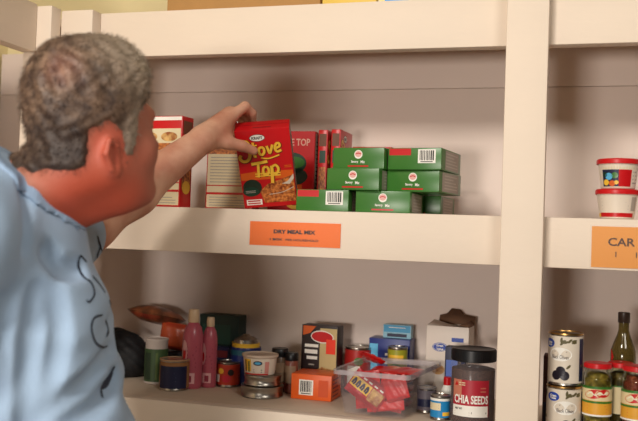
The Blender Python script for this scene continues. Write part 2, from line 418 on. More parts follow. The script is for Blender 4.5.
gput(dup(g0), 'green carton with red stripe and barcode at the bottom left of the stack', 296.5, 0, .016, 1)
gput(dup(g0), 'green carton at the right end of the bottom row, mostly behind its neighbour', 391, 0, .200, 0, -3)
gput(dup(g0), 'green carton in the left column, middle of its three layers', 326.5, 1, .018, 0, -5)
gput(dup(g0), 'green carton in the middle row on the right, round emblem facing out', 386.5, 1, .058, 0, -9)
gput(dup(g0), 'green carton on top of the left column, round emblem facing out', 332.0, 2, .045, 0, -7)
gput(dup(g0), 'green carton on top of the right column with red stripe and barcode', 387, 2, .045, 1, -7)

# ------------------------------------------------------------------ tubs right of the post
def red_tub(root, kind):
    WT = mat('tub_white', (228, 214, 196), .4, .03); RL_ = mat('red_lid', (206, 26, 30), .35, .04)
    r0, r1, H = .033, .0395, .0555
    b = MB(); b.lathe([(r0-.002, 0), (r0, .002), (r1, H-.004), (r1+.001, H)], WT)
    fr = cyl(r0, 0, 0, r1, H)
    if kind == 0:
        b.rect(fr, -.03, H*.70, .032, H*.93, CREAM, .0003, 14); b.rect(fr, -.032, .004, .0, H*.68, NAVY, .0003, 10); b.rect(fr, .0, .004, .024, H*.68, RED, .0004, 8)
        for x, y, M, q in ((-.024, .012, YEL, .006), (-.012, .010, ORG, .006), (-.018, .024, LBLUE, .007), (-.007, .026, GRN, .006), (-.026, .028, DGRN, .005), (-.004, .012, YEL, .004)): b.ell(fr, x, y, q, q, M, .0006)
        b.lines(fr, .028, .008, .040, H*.8, 5, GRY, .0004, .4)
    else:
        b.rect(fr, -.036, .004, .034, H*.22, RED, .0004, 16); b.lines(fr, -.03, H*.3, .02, H*.8, 4, GRY, .0005, .25); b.rect(fr, .026, H*.3, .04, H*.8, GRY, .0004, 6); b.rect(fr, -.044, .004, -.036, H*.2, YEL, .0004, 4)
    b.build('cup', root)
    b = MB(); b.lathe([(r1+.003, H-.006), (r1+.0035, H-.004), (r1+.0035, H+.002), (r1+.001, H+.0045), (r1-.004, H+.004), (0, H+.004)], RL_, cap0=False); b.build('lid', root)
xa = (P(597, 190, .06).x+P(638, 190, .06).x)/2
t0 = thing('dip_tub', (xa, .06, Z_MID+.0006), 'red lidded tub on the shelf with another tub standing on it', 'tub', 'red lidded tubs'); red_tub(t0, 1)
t1 = thing('dip_tub', (xa+.001, .06, Z_MID+.0614), 'red lidded tub with colourful picture stacked on top of a plain one', 'tub', 'red lidded tubs'); red_tub(t1, 0)
dup(t0, 'red lidded tub cut by the right edge of the photo beside the stacked pair', (xa+.088, .07, Z_MID+.0006))

# ------------------------------------------------------------------ lower shelf items
ZL = Z_LOW+.0005; ZLR = Z_RIGHT+.0005
def can(name, r, H, label_fn, lab, cat, loc, rz=0, lid=TIN, body=TIN, group=None, cover=.84, lidname='lid'):
    o = thing(name, loc, lab, cat, group, rz)
    b = MB(); b.lathe([(r-.002, 0), (r, .0015), (r, .004), (r-.001, .006), (r-.001, H-.006), (r, H-.004), (r, H-.001), (r-.002, H-.001)], body); b.build('can_body', o)
    b = MB(); b.lathe([(r-.0008, H-.004), (r+.0006, H-.003), (r+.0006, H), (r-.002, H+.0006), (r-.003, H-.002), (r-.008, H-.0025), (0, H-.0025)], lid, cap0=False); b.build(lidname, o)
    b = MB(); label_fn(b, r, H); b.build('label', o)
    return o
def wrap(b, r, H, M, y0=.006, y1=None):
    y1 = H-.006 if y1 is None else y1
    b.lathe([(r-.0012, y0), (r+.0003, y0+.0003), (r+.0003, y1-.0003), (r-.0012, y1)], M, 48, cap0=False, cap1=False); return cyl(r+.0003)
OLIVEW = mat('can_label_cream', (218, 206, 188), .45, .04)
def olive(b, r, H):
    fr = wrap(b, r, H, OLIVEW)
    q = random.Random(4)
    for k in range(26):
        a = q.uniform(-math.pi, math.pi)*r; y = q.choice([q.uniform(H*.78, H*.9), q.uniform(H*.36, H*.42)]); b.ell(fr, a, y, .006, .0025, mat('leaf_print', (92, 84, 52), .5), .0005, 8, q.uniform(0, 3))
    for s in (0, math.pi):
        o = s*r
        b.ell(fr, o-.022, H*.80, .0135, .009, BLUE, .0006); b.text(fr, 'Great', o-.022, H*.82, .005, WHT, w=.015, bold=.03); b.text(fr, 'Value', o-.022, H*.775, .005, WHT, w=.014, bold=.03)
        b.ell(fr, o+.004, H*.60, .024, H*.13, WHT, .0005)
        b.lines(fr, o-.008, H*.62, o+.018, H*.68, 1, GRY, .0007, .4); b.text(fr, 'Black Olives', o+.004, H*.55, .008, mat('gray_ink', (96, 88, 90), .5), w=.034)
        for x, y in ((-.003, .2), (.014, .2), (.006, .285)): b.ell(fr, o+x, H*y, .0095, .0095, mat('olive_black', (28, 22, 34), .3), .0007); 
    b.rect(fr, .045, .01, .060, H-.01, NAVY, .0004, 5)
cx = (P(546.5, 370, .05).x+P(583, 370, .05).x)/2; cr = .0345; cH = .1055
yy = .062; c1 = can('olive_can', cr, cH, olive, 'white can with blue oval emblem under another can, beside the tall post', 'can', (cx, yy, ZLR), 0, lid=GOLD, group='white food cans by the post')
c2 = dup(c1, 'white can printed with three dark olives, on top of another can', (cx+.001, yy+.001, ZLR+cH+.0012), (0, 0, R(-24)))
# dark things at the back between post and cans
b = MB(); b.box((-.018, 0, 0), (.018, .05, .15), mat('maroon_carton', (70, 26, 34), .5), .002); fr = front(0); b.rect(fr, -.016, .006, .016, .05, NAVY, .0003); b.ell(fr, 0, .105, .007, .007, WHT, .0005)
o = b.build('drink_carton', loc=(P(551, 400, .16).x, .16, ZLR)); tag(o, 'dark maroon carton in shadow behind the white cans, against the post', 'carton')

def glass_jar(root, r, H, lidM, lidH, content, contentM, label_fn, neck=.85, fill=.9):
    b = MB(); prof = [(0, .0), (r-.004, 0), (r, .004), (r, H*.80), (r*.97, H*.86), (r*neck, H*.91), (r*neck, H)]
    b.lathe(prof, GLASS, 48, cap1=False); t = .0022
    b.lathe([(max(0, q-t), z+(t if i < 3 else 0)) for i, (q, z) in enumerate(prof)][::-1], GLASS, 48, cap0=False); b.build('glass_body', root)
    bb = bmesh.new(); bmesh.ops.create_uvsphere(bb, u_segments=48, v_segments=40, radius=1)
    for v in bb.verts:
        z = (v.co.z+1)/2; ang = math.atan2(v.co.y, v.co.x); z2 = min(1, max(0, (z-.5)*1.04+.5)); rad = r-.0032
        k = math.hypot(v.co.x, v.co.y); k = min(1, k*2.4)
        wob = 1-.05*abs(math.sin(ang*4+z*5)*math.sin(z*17+ang*2))
        v.co = Vector((math.cos(ang)*rad*k*wob, math.sin(ang)*rad*k*wob, .004+z2*(H*fill-.006)))
        if v.co.z > H*.80: v.co.x *= neck*.97; v.co.y *= neck*.97
    b = MB(); b.bm(bb, contentM); o = b.build(content, root); o['kind'] = 'stuff'
    b = MB(); q = r*neck+.0015; b.lathe([(q, H-lidH), (q+.001, H-lidH+.001), (q+.001, H), (q-.001, H+.0015), (q-.004, H+.001), (0, H+.001)], lidM, 48, cap0=False)
    for i in range(40):
        a = 2*math.pi*i/40; b.box((-.0004, -q-.0018, H-lidH+.001), (.0004, -q-.0005, H-.001), lidM, 0, Matrix.Rotation(a, 4, 'Z'))
    b.build('lid', root)
    b = MB(); label_fn(b, r); b.build('label', root)
PICK = blend_mat('pickled_peppers', (84, 74, 16), (176, 146, 52), 55, .3, .7, .35, bump=.3)
PICKD = blend_mat('dark_pickles', (62, 50, 18), (134, 106, 44), 45, .3, .7, .35, bump=.3)
PICKR = blend_mat('red_peppers', (120, 24, 14), (150, 70, 40), 35, .4, .6, .35, bump=.3)
REDLID = mat('red_metal_lid', (196, 30, 34), .3, .05)
def pepper_label(b, r):
    fr = cyl(r+.0004)
    fr0 = fr; fr = lambda x, y, h: fr0(x, y+.0315, h)
    b.rect(fr, -.046, .022, .046, .078, mat('label_amber', (222, 160, 50), .45, .1, 60), .0001, 24); b.rect(fr, -.046, .074, .046, .079, GRN, .0004, 20)
    b.rect(fr, -.046, .020, .046, .0235, WHT, .0004, 20); b.rect(fr, -.046, .051, .046, .074, mat('label_pale', (226, 206, 160), .45), .0003, 20)
    b.ell(fr, -.006, .064, .020, .009, RED, .0005, 24, .15); b.ell(fr, .012, .066, .014, .008, RED, .0006, 20, .1)
    b.text(fr, 'Mezzetta', 0, .065, .008, WHT, w=.034, bold=.02, rot=.08, shear=.2) if False else b.stroke(fr, [(-.02, .062), (-.012, .067), (-.004, .062), (.004, .067), (.012, .064), (.02, .068)], .0014, WHT, .0009)
    b.rect(fr, -.046, .046, .046, .050, GRN, .0006, 20); b.lines(fr, -.02, .026, .02, .044, 3, ORG, .0006, .4)
def plain_label(b, r):
    fr0 = cyl(r+.0004); fr = lambda x, y, h: fr0(x, y+.0315, h); b.rect(fr, -.028, .022, .03, .079, mat('label_pale', (226, 206, 160), .45), .0001, 20); b.rect(fr, -.028, .076, .03, .079, GRN, .0004, 14)
    b.ell(fr, .012, .05, .009, .016, YEL, .0005); b.ell(fr, .012, .05, .006, .011, BRN, .0007)
JH = .154
j1 = thing('pickle_jar', (P(597, 400, .06).x, .06, ZLR), 'jar of olive green peppers with red lid, directly right of the white cans', 'jar', 'red lidded jars of pickles'); glass_jar(j1, .0285, JH, REDLID, .009, 'pickled_peppers', PICK, pepper_label)
j2 = thing('pickle_jar', (P(620, 400, .095).x, .095, ZLR), 'red lidded jar with plain beige label, set back between two yellow labelled jars', 'jar', 'red lidded jars of pickles'); glass_jar(j2, .0265, JH+.0, REDLID, .009, 'pickled_peppers', PICKD, plain_label)
j3 = thing('pickle_jar', (P(637, 400, .048).x, .048, ZLR), 'jar with red peppers under its red lid at the right edge of the photo', 'jar', 'red lidded jars of pickles'); glass_jar(j3, .0300, JH+.001, REDLID, .009, 'pickled_peppers', PICKR, pepper_label)
# tall bottle
bo = thing('vinegar_bottle', (P(623, 360, .175).x, .175, ZLR), 'tall dark glass bottle with long neck standing behind the pickle jars', 'bottle')
DG = mat('dark_olive_glass', (104, 88, 44), .08, .1, trans=.55, ior=1.45)
b = MB(); b.lathe([(.022, 0), (.0265, .004), (.0265, .172), (.0255, .184), (.020, .202), (.0135, .220), (.011, .230), (.0105, .260)], DG, 40); b.build('bottle_body', bo)
b = MB(); b.lathe([(.0118, .248), (.0124, .249), (.0124, .2705), (.011, .272), (0, .272)], mat('dark_cap', (48, 34, 26), .35), 32, cap0=False); b.build('cap', bo)
b = MB(); fr = cyl(.0268); b.rect(fr, -.03, .07, .03, .15, CREAM, .0001, 14); b.poly(cyl(.0268), [(-.03, .15), (-.03, .188), (-.022, .17)], RED, .0003); b.build('label', bo)

bo.scale = (1, 1, .925)
# chia jar
chp = Pz(472, 424, Z_LOW); ch = thing('seed_jar', (P(472.5, 400, .085).x, .085, ZL), 'big square-shouldered jar of chia seeds with black lid, left of the tall post', 'jar')
r, H = .0485, .158
b = MB(); b.lathe([(0, 0), (r-.004, 0), (r, .004), (r, H*.77), (r-.002, H*.81), (r-.006, H*.835), (r-.006, H*.86)], PLASTIC, 48, cap1=False); b.build('jar_body', ch)
CHIA = blend_mat('chia_seeds', (44, 29, 23), (98, 70, 56), 420, .35, .7, .6)
b = MB(); b.lathe([(0, .003), (r-.005, .003), (r-.003, .006), (r-.003, H*.73), (r-.012, H*.745), (0, H*.75)], CHIA, 48); o = b.build('seeds', ch); o['kind'] = 'stuff'
b = MB(); b.lathe([(r-.003, H*.835), (r-.001, H*.84), (r-.001, H*.985), (r-.003, H), (r-.008, H), (r-.012, H-.002), (0, H-.002)], BLK, 48, cap0=False)
for i in range(60):
    b.box((-.0008, -r+.0005, H*.85), (.0008, -r+.002, H*.975), BLK, 0, Matrix.Rotation(2*math.pi*i/60, 4, 'Z'))
b.build('lid', ch)
b = MB(); fr = cyl(r+.0004); CR_ = mat('crimson_label', (172, 34, 50), .4, .06)
b.rect(fr, -.040, .020, .042, .096, CR_, .0001, 24); b.rect(fr, -.040, .020, .040, .043, WHT, .0003, 24); b.rect(fr, -.040, .060, -.018, .096, mat('label_rose', (196, 120, 96), .45, .1), .0002, 8)
b.text(fr, 'CHIA', -.018, .056, .0175, WHT, w=.034, bold=.03); b.text(fr, 'SEEDS', .021, .056, .0175, WHT, w=.037, bold=.03)
b.poly(fr, [(-.036, .083), (-.030, .093), (-.026, .084)], RED, .0006); b.lines(fr, -.024, .083, -.01, .092, 2, CREAM, .0006, .4)
b.text(fr, 'NET WT', -.024, .036, .004, INK, w=.017, bold=.03); b.lines(fr, -.034, .022, .0, .031, 2, GRY, .0006, .35); b.text(fr, '24 OZ', .012, .031, .008, INK, w=.026, bold=.03) if False else b.lines(fr, .004, .024, .036, .033, 1, INK, .0006, .45)
b.lines(fr, .022, .070, .034, .084, 2, mat('label_rose', (196, 120, 96)), .0006, .3); b.build('label', ch)

# clear bin
RZ = EYE-.290
corners = [Pz(330, 370, RZ), Pz(409, 377, RZ), Pz(442, 362, RZ), Pz(364, 357, RZ)]
cen = sum(corners, Vector())/4; corners = [c+Vector((0, .012, 0)) for c in corners]; cen.y += .012
bn = thing('storage_bin', (cen.x, cen.y, ZL), 'clear plastic bin full of red snack packets at the shelf front', 'bin')
C2 = [(c-cen).to_2d() for c in corners]; BH = RZ-ZL
def ring(sc, z, rr=.018, n=6):
    out = []
    for i in range(4):
        p = C2[i]*sc; a = (C2[i-1]*sc-p).normalized(); b_ = (C2[(i+1) % 4]*sc-p).normalized()
        for k in range(n+1):
            t = k/n; q0 = p+a*rr; q1 = p+b_*rr; out.append(Vector((*((q0*(1-t)+p*t)*(1-t)+(p*(1-t)+q1*t)*t), z)))
    return out
def loft(b, rings, M, cap=None):
    n = len(rings[0]); vs = [v for rg in rings for v in rg]
    fs = [(k*n+i, k*n+(i+1) % n, (k+1)*n+(i+1) % n, (k+1)*n+i) for k in range(len(rings)-1) for i in range(n)]
    if cap is not None: fs.append(tuple(cap*n+i for i in range(n)))
    b.add(vs, fs, M)
b = MB(); loft(b, [ring(.76, .0), ring(.80, .003), ring(.93, BH-.008), ring(.92, BH-.008), ring(.79, .005), ring(.76, .004)], PLASTIC); 
rg = ring(.76, 0); b.add(rg, [tuple(range(len(rg)))[::-1]], PLASTIC); rg = ring(.76, .004); b.add(rg, [tuple(range(len(rg)))], PLASTIC); b.build('bin_body', bn)
b = MB(); loft(b, [ring(.92, BH-.012), ring(1.0, BH-.010), ring(1.0, BH), ring(.92, BH-.001), ring(.92, BH-.012)], mat('rim_plastic', (200, 190, 192), .2, 0, alpha=.42, spec=.8)); b.build('rim', bn)
FOIL = mat('red_foil', (186, 22, 34), .3, .12, 60, bump=.3, bscale=70); FOILD = mat('dark_red_foil', (128, 18, 28), .32, .15, 60, bump=.3)
def packet(name, w, h, t, M, deco=None):
    b = MB(); nx, ny = 16, 20
    def zf(x, y):
        u, v = 2*x/w, 2*y/h; e = max(0, 1-abs(v)**4)*max(0, 1-u*u)**.5
        return t/2*e+.0012*math.sin(x*190+y*70)*e
    f1 = lambda x, y, hh: Vector((x, -zf(x, y)-hh-.0003, y)); f2 = lambda x, y, hh: Vector((x, zf(x, y)+hh+.0003, y))
    b.rect(f1, -w/2, -h/2, w/2, h/2, M, 0, nx, ny); b.rect(lambda x, y, hh: f2(-x, y, hh), -w/2, -h/2, w/2, h/2, M, 0, nx, ny)
    for s in (-1, 1):
        for k in range(3): b.rect(f1, -w/2, s*(h/2-.003-k*.003)-.0005, w/2, s*(h/2-.003-k*.003)+.0005, DRED, .0006, 6)
    if deco: deco(b, f1, w, h)
    return b
def deco_main(b, fr, w, h):
    def gr(x0, y0, x1, y1, M, hh): b.rect(fr, x0*w, y0*h, x1*w, y1*h, M, hh, 8, 8)
    gr(-.47, -.20, .10, .22, YEL, .0014)
    for x in (-.42, -.29, -.16, -.03): b.stroke(fr, [(w*x, -h*.12), (w*(x+.03), h*.12), (w*(x+.07), h*.0), (w*(x+.05), -h*.14)], .0042, NAVY, .0022)
    gr(.12, -.3, .46, .22, FOOD, .0014)
    for k in range(5): gr(-.4+.17*k, .28, -.30+.17*k, .34, WHT, .0014)
BG = 'red snack packets in the clear bin'
def inbin(u, v, z):   # u along the front, v towards the back, inside the walls at that height
    sc = .785+.135*z/BH
    p = ((C2[0]*(1-u)+C2[1]*u)*(1-v)+(C2[3]*(1-u)+C2[2]*u)*v)*sc; return Vector((cen.x+p.x, cen.y+p.y, ZL+z))
ux = (C2[1]-C2[0]).normalized(); UA = math.degrees(math.atan2(ux.y, ux.x))
def pset(o, lab, u, v, z, eul):
    o.location = inbin(u, v, z); o.rotation_euler = [R(eul[0]), R(eul[1]), R(eul[2]+UA)]; return tag(o, lab, 'packet', BG)
pset(packet('snack_packet', .086, .056, .012, FOIL, deco_main).build('snack_packet'), 'red packet with yellow banner and dark letters upright against the front of the clear bin', .385, .085, .055, (-9, 33, 0))
q0 = pset(packet('snack_packet', .100, .080, .0150, FOILD).build('snack_packet'), 'dark red packet lowest in the clear bin', .5, .60, .0140, (90, 0, 4))
for lab, u, v, z, e in (('dark red packet second from the bottom of the pile in the clear bin', .5, .60, .030, (90, 0, -6)), ('dark red packet in the middle of the pile in the clear bin', .52, .60, .0475, (90, 0, 7)), ('dark red packet fourth from the bottom of the pile in the clear bin', .5, .60, .065, (90, 0, -3))):
    pset(dup(q0), lab, u, v, z, e)
q1 = pset(packet('snack_packet', .116, .10, .012, mat('bright_red_foil', (214, 30, 30), .3, .1, 60, bump=.2)).build('snack_packet'), 'bright red packet level with the rim at the top of the clear bin', .56, .66, .0825, (90, 0, 5))
pset(dup(q1), 'bright red packet sticking up at the left back corner of the clear bin', .16, .80, .103, (72, 22, 20)).scale = (.5, 1, .45)
pset(dup(q1), 'bright red packet upright in the right front corner of the clear bin', .80, .10, .064, (-9, -18, 3)).scale = (.44, .7, .50)
pset(dup(q1), 'long red packet slanting low along the front of the clear bin', .66, .09, .024, (-9, -9, 0)).scale = (.72, .7, .24)
pset(dup(q1), 'red packet standing behind the yellow bannered one in the clear bin', .34, .20, .052, (-8, -8, 2)).scale = (.50, .7, .80)
pset(dup(q1), 'red packet standing second from the front on the right of the clear bin', .70, .20, .050, (-8, 6, -2)).scale = (.48, .7, .80)

# cans and small things round the bin
def bluelab(b, r, H):
    fr = wrap(b, r, H, mat('sky_blue_label', (34, 132, 190), .4, .05)); b.rect(fr, -.026, H*.42, .004, H*.72, CREAM, .0004, 8); b.lines(fr, -.022, H*.46, .0, H*.68, 2, GRY, .0007, .4)
    b.rect(fr, -.05, H*.80, .05, H*.9, WHT, .0004, 16); b.rect(fr, .008, H*.2, .026, H*.35, YEL, .0004, 5)
can('blue_can', .0215, .052, bluelab, 'small sky blue can with cream panel between the clear bin and the chia jar', 'can', (P(440, 421, .09).x, .09, ZL))
def graylab(b, r, H):
    fr = wrap(b, r, H, mat('dusky_label', (92, 84, 92), .45, .1)); b.rect(fr, -.02, H*.25, .018, H*.55, NAVY, .0004, 8)
can('small_can', .021, .056, graylab, 'small gray and navy can close against the right side of the clear bin', 'can', (P(418, 421, .135).x+.014, .155, ZL), lid=mat('gray_plastic_lid', (110, 104, 104), .4))
rb = thing('sauce_bottle', (P(447, 400, .165).x, .165, ZL), 'tiny bottle with red cap peeping between the clear bin and chia jar', 'bottle')
b = MB(); b.lathe([(.012, 0), (.0135, .003), (.0135, .05), (.008, .064)], WHT, 24); b.build('bottle_body', rb); b = MB(); b.lathe([(.009, .062), (.009, .078), (.0075, .080), (0, .080)], RED, 24); b.build('cap', rb)
# can with red label behind the left of the bin
def redlab(b, r, H):
    fr = wrap(b, r, H, mat('red_can_label', (168, 34, 30), .4, .1)); b.rect(fr, -.02, H*.2, .014, H*.6, WHT, .0004, 8); b.ell(fr, .01, H*.7, .012, .01, GRN, .0006)
can('tomato_can', .033, .112, redlab, 'red labelled can behind the left back corner of the clear bin', 'can', (P(357, 370, .325).x, .33, ZL))
# carton: blue boxes behind
def carton(name, lab, cat, px0, px1, py, Y, D, H, M, deco, rz=0, z=ZL, group=None):
    x0, x1 = P(px0, py, Y).x, P(px1, py, Y).x; w = x1-x0
    o = thing(name, ((x0+x1)/2, Y, z), lab, cat, group, rz); b = MB(); b.box((-w/2, 0, 0), (w/2, D, H), M, .0015)
    deco(b, front(0), w, H, D); b.build('box_body', o); return o
def top_of(py, px, Y, z=ZL): return P(px, py, Y).z-z
def dk(b, fr, w, H, D):
    b.rect(fr, -w/2+.002, H*.1, -w*.28, H*.9, LBLUE, .0003); b.lines(fr, -w*.1, H*.5, w*.4, H*.8, 2, WHT, .0005, .3)
dH = top_of(339, 390, .33)
carton('blue_carton', 'dark blue carton behind the clear bin with a light blue box on it', 'carton', 369, 410, 345, .33, .06, dH, mat('deep_blue', (26, 44, 120), .35), dk)
def lb(b, fr, w, H, D):
    b.rect(fr, -w/2+.002, H*.45, w/2-.002, H*.97, mat('cyan_print', (48, 150, 196), .4), .0003); b.text(fr, 'Great Value', 0, H*.30, .006, NAVY, w=w*.5); b.rect(fr, -w*.35, H*.1, w*.35, H*.34, NAVY, .0004); b.lines(fr, -w*.3, H*.74, w*.3, H*.86, 1, WHT, .0005, .4)
carton('light_blue_box', 'light blue and white box standing on the dark blue carton', 'box', 383, 411, 335, .35, .03, top_of(325, 396, .35)-dH-.0006, mat('pale_blue_box', (150, 196, 214), .4), lb, z=ZL+dH+.0006)
def ylab(b, r, H):
    fr = wrap(b, r, H, mat('lime_label', (150, 150, 40), .4, .1)); b.ell(fr, 0, H*.6, .014, .01, GRN, .0005); b.rect(fr, -.02, H*.75, .02, H*.85, YEL, .0005, 8)
can('lime_can', .024, top_of(347, 398, .295), ylab, 'yellow green can just in front of the dark blue carton', 'can', (P(397, 350, .295).x, .303, ZL))
# white open carton
x0, x1 = P(426, 340, .295).x, P(469, 340, .295).x; w = x1-x0; H = top_of(326, 440, .295)
ob = thing('open_carton', ((x0+x1)/2, .295, ZL), 'white cereal carton with torn open brown flap behind the chia jar', 'carton', rz=-3)
WB = mat('white_carton', (224, 212, 200), .45, .04)
b = MB(); t = .0012; D = .07
for lo, hi in (((-w/2, 0, 0), (w/2, t, H)), ((-w/2, D-t, 0), (w/2, D, H)), ((-w/2, 0, 0), (-w/2+t, D, H)), ((w/2-t, 0, 0), (w/2, D, H)), ((-w/2, 0, 0), (w/2, D, t))): b.box(lo, hi, WB, .0004)
fr = front(0)
b.ell(fr, -w*.17, H*.72, .0185, .0105, BLUE, .0003); b.ell(fr, -w*.17, H*.72, .0170, .009, WHT, .0005); b.ell(fr, -w*.17, H*.72, .016, .0083, BLUE, .0007)
b.text(fr, 'Great', -w*.17, H*.74, .0052, WHT, w=.017, h=.0011, bold=.03); b.text(fr, 'Value', -w*.17, H*.695, .0052, WHT, w=.017, h=.0011, bold=.03)
b.rect(fr, w*.10, H*.80, w*.38, H*.855, BLUE, .0004); b.lines(fr, -w*.0, H*.68, w*.3, H*.74, 1, ORG, .0004, .25)
b.rect(fr, w*.03, H*.36, w*.46, H*.58, NAVY, .0004); b.ell(fr, -w*.2, H*.42, .016, .012, FOOD, .0004); b.rect(fr, w*.2, H*.40, w*.42, H*.56, BLUE, .0006)
b.build('box_body', ob)
b = MB(); b.add([(-w*.36, D-.001, H), (w/2, D-.001, H), (w/2, D+.012, H+.020), (w*.22, D+.016, H+.024), (w*.12, D+.022, H+.035), (-w*.10, D+.022, H+.037), (-w*.20, D+.016, H+.024), (-w*.36, D+.012, H+.020)], [tuple(range(8))], KRAFTD)
b.add([(w/2, 0, H), (w/2, D, H), (w/2-.01, D-.01, H+.012), (w/2-.025, .01, H+.004)], [(0, 1, 2, 3)], KRAFTD)
b.add([(-w/2, 0, H), (w/2, 0, H), (w/2-.002, .035, H-.010), (-w/2+.01, .04, H+.012)], [(0, 1, 2, 3)], WB)
o = b.build('flap', ob, label='torn brown inside of the flap'); md = o.modifiers.new('thick', 'SOLIDIFY'); md.thickness = .001
# small blue box right of it
def sb(b, fr, w, H, D): b.rect(fr, -w*.4, H*.2, w*.4, H*.8, mat('mid_blue', (60, 96, 180), .4), .0003); b.ell(fr, 0, H*.3, w*.2, w*.15, YEL, .0005)
carton('small_box', 'little navy and blue box between the open white carton and the chia jar', 'box', 445, 459, 355, .175, .04, top_of(347, 450, .175), NAVY, sb)

# cracker box + orange box
def cr_(b, fr, w, H, D):
    b.poly(fr, [(-w*.46, H*.93), (-w*.46, H*.985), (-w*.1, H*.985), (-w*.26, H*.88), (-w*.46, H*.84)], ORG, .0003)
    b.rect(fr, w*.02, H*.02, w*.49, H*.96, mat('tan_print', (196, 172, 120), .5), .0003); b.ell(fr, w*.08, H*.83, w*.32, H*.095, WHT, .0005, rot=-.05); b.ell(fr, w*.08, H*.83, w*.30, H*.08, RED, .0007, rot=-.05)
    b.rect(fr, w*.20, H*.58, w*.46, H*.80, mat('sticker_red', (236, 56, 30), .4), .0012)
    b.poly(fr, [(-w*.46, 0), (-w*.46, H*.14), (-w*.16, H*.30), (w*.1, H*.38), (w*.45, H*.34), (w*.48, .0)], FOOD, .0006); b.poly(fr, [(-w*.3, H*.1), (-w*.05, H*.24), (w*.3, H*.22), (w*.44, H*.1)], mat('bread_print', (214, 160, 96), .5, .2), .0008)
    b.lines(fr, -w*.40, H*.64, -w*.02, H*.73, 1, WHT, .0007, .5); b.text(fr, 'HONEY', -w*.2, H*.61, H*.075, WHT, w=w*.40, bold=.03) if False else b.lines(fr, -w*.40, H*.54, -w*.04, H*.64, 1, WHT, .0007, .6)
    b.lines(fr, -w*.34, H*.46, -w*.04, H*.54, 1, WHT, .0007, .6); b.lines(fr, -w*.28, H*.38, -w*.12, H*.43, 1, GRY, .0007, .4)
carton('cracker_box', 'dark brown and tan cracker box with square red price sticker', 'box', 301, 337.5, 345, .275, .045, top_of(325.5, 320, .275), mat('dark_brown_carton', (40, 26, 26), .45), cr_, rz=-4)
ORC = mat('orange_carton', (226, 92, 22), .4, .06)
pL, pR = Pz(292.5, 397.5, Z_LOW), Pz(333.5, 400.5, Z_LOW); pL.y = .165; pR.y = .165
wO = P(333, 390, .165).x-P(292.5, 390, .165).x; HO = top_of(374.5, 310, .165)
oo = thing('mix_carton', ((pL.x+pR.x)/2, .165, ZL), 'bright orange carton with barcode lying in front of the cracker box', 'carton', rz=0)
b = MB(); b.box((-wO/2, 0, 0), (wO/2, .085, HO), ORC, .0018); fr = front(0); b.barcode(fr, -wO*.30, HO*.18, wO*.05, HO*.78, .0004, 5); b.lines(flat((wO/2, 0, 0), (0, 1, 0), (0, 0, 1)), .01, .006, .06, HO-.006, 5, DRED, .0004, .3)
b.rect(fr, wO*.18, HO*.15, wO*.42, HO*.8, mat('deep_orange', (206, 74, 16), .45), .0003); b.build('box_body', oo)

# tins stack with white tub, blue tub etc
tc = Pz(262, 400, Z_LOW)
def flat_tin(r, H, lab, loc):
    o = thing('flat_tin', loc, lab, 'tin', 'round flat metal tins')
    b = MB(); b.lathe([(r-.003, 0), (r, .002), (r, .005), (r-.0012, .007), (r-.0012, H-.007), (r, H-.005), (r, H-.001), (r-.002, H)], TIN, 48)
    b.build('tin_body', o); b = MB(); b.lathe([(r-.001, H-.003), (r+.0005, H-.002), (r+.0005, H+.0005), (r-.003, H+.0005), (r-.004, H-.001), (0, H-.001)], TIN, 48, cap0=False); b.build('lid', o)
    b = MB(); b.tube([(math.sin(a)*.008, -r*.35-math.cos(a)*.012, H+.0008) for a in [2*math.pi*i/16 for i in range(16)]], .0009, TIN, 6, True); b.build('pull_ring', o); return o
TR = .0505; ty = .115+TR; tx = P(262, 395, ty).x
flat_tin(TR, .026, 'wide flat metal tin at the bottom of the stack, resting on the shelf', (tx, ty, ZL))
flat_tin(TR-.006, .024, 'flat metal tin sandwiched between the wide tin and the white tub', (tx+.001, ty, ZL+.0272))
tb = thing('dip_tub', (tx-.0065, ty-.004, ZL+.0524), 'white printed tub standing open side up on two flat tins', 'tub')
b = MB(); r0, r1, H = .036, .0405, .047; WT = mat('tub_white', (228, 214, 196)); b.lathe([(r0-.002, 0), (r0, .002), (r1, H-.004)], WT, 48, cap1=True)
fr = cyl(r0, 0, 0, r1, H); DM = mat('olive_print', (120, 112, 50), .5)
b.rect(fr, -.028, .010, -.008, H*.8, YEL, .0004, 8); b.rect(fr, -.026, .008, -.021, H*.75, BRN, .0006, 3); b.rect(fr, -.016, .008, -.011, H*.7, DM, .0006, 3)
b.ell(fr, .008, H*.62, .010, .0055, NAVY, .0005); b.ell(fr, .008, H*.62, .007, .003, LBLUE, .0007); b.lines(fr, -.002, .006, .018, H*.35, 2, NAVY, .0005, .3); b.rect(fr, .024, .006, .034, H*.7, mat('pink_print', (210, 140, 130), .5), .0005, 5)
b.rect(fr, -.03, .0015, .034, .005, RED, .0005, 14); b.build('cup', tb)
b = MB(); b.lathe([(r1+.001, H-.007), (r1+.003, H-.005), (r1+.003, H), (r1, H+.001), (r1-.003, H-.002), (0, H-.002)], mat('pale_lid', (206, 184, 164), .45), 48, cap0=False); b.build('lid', tb)
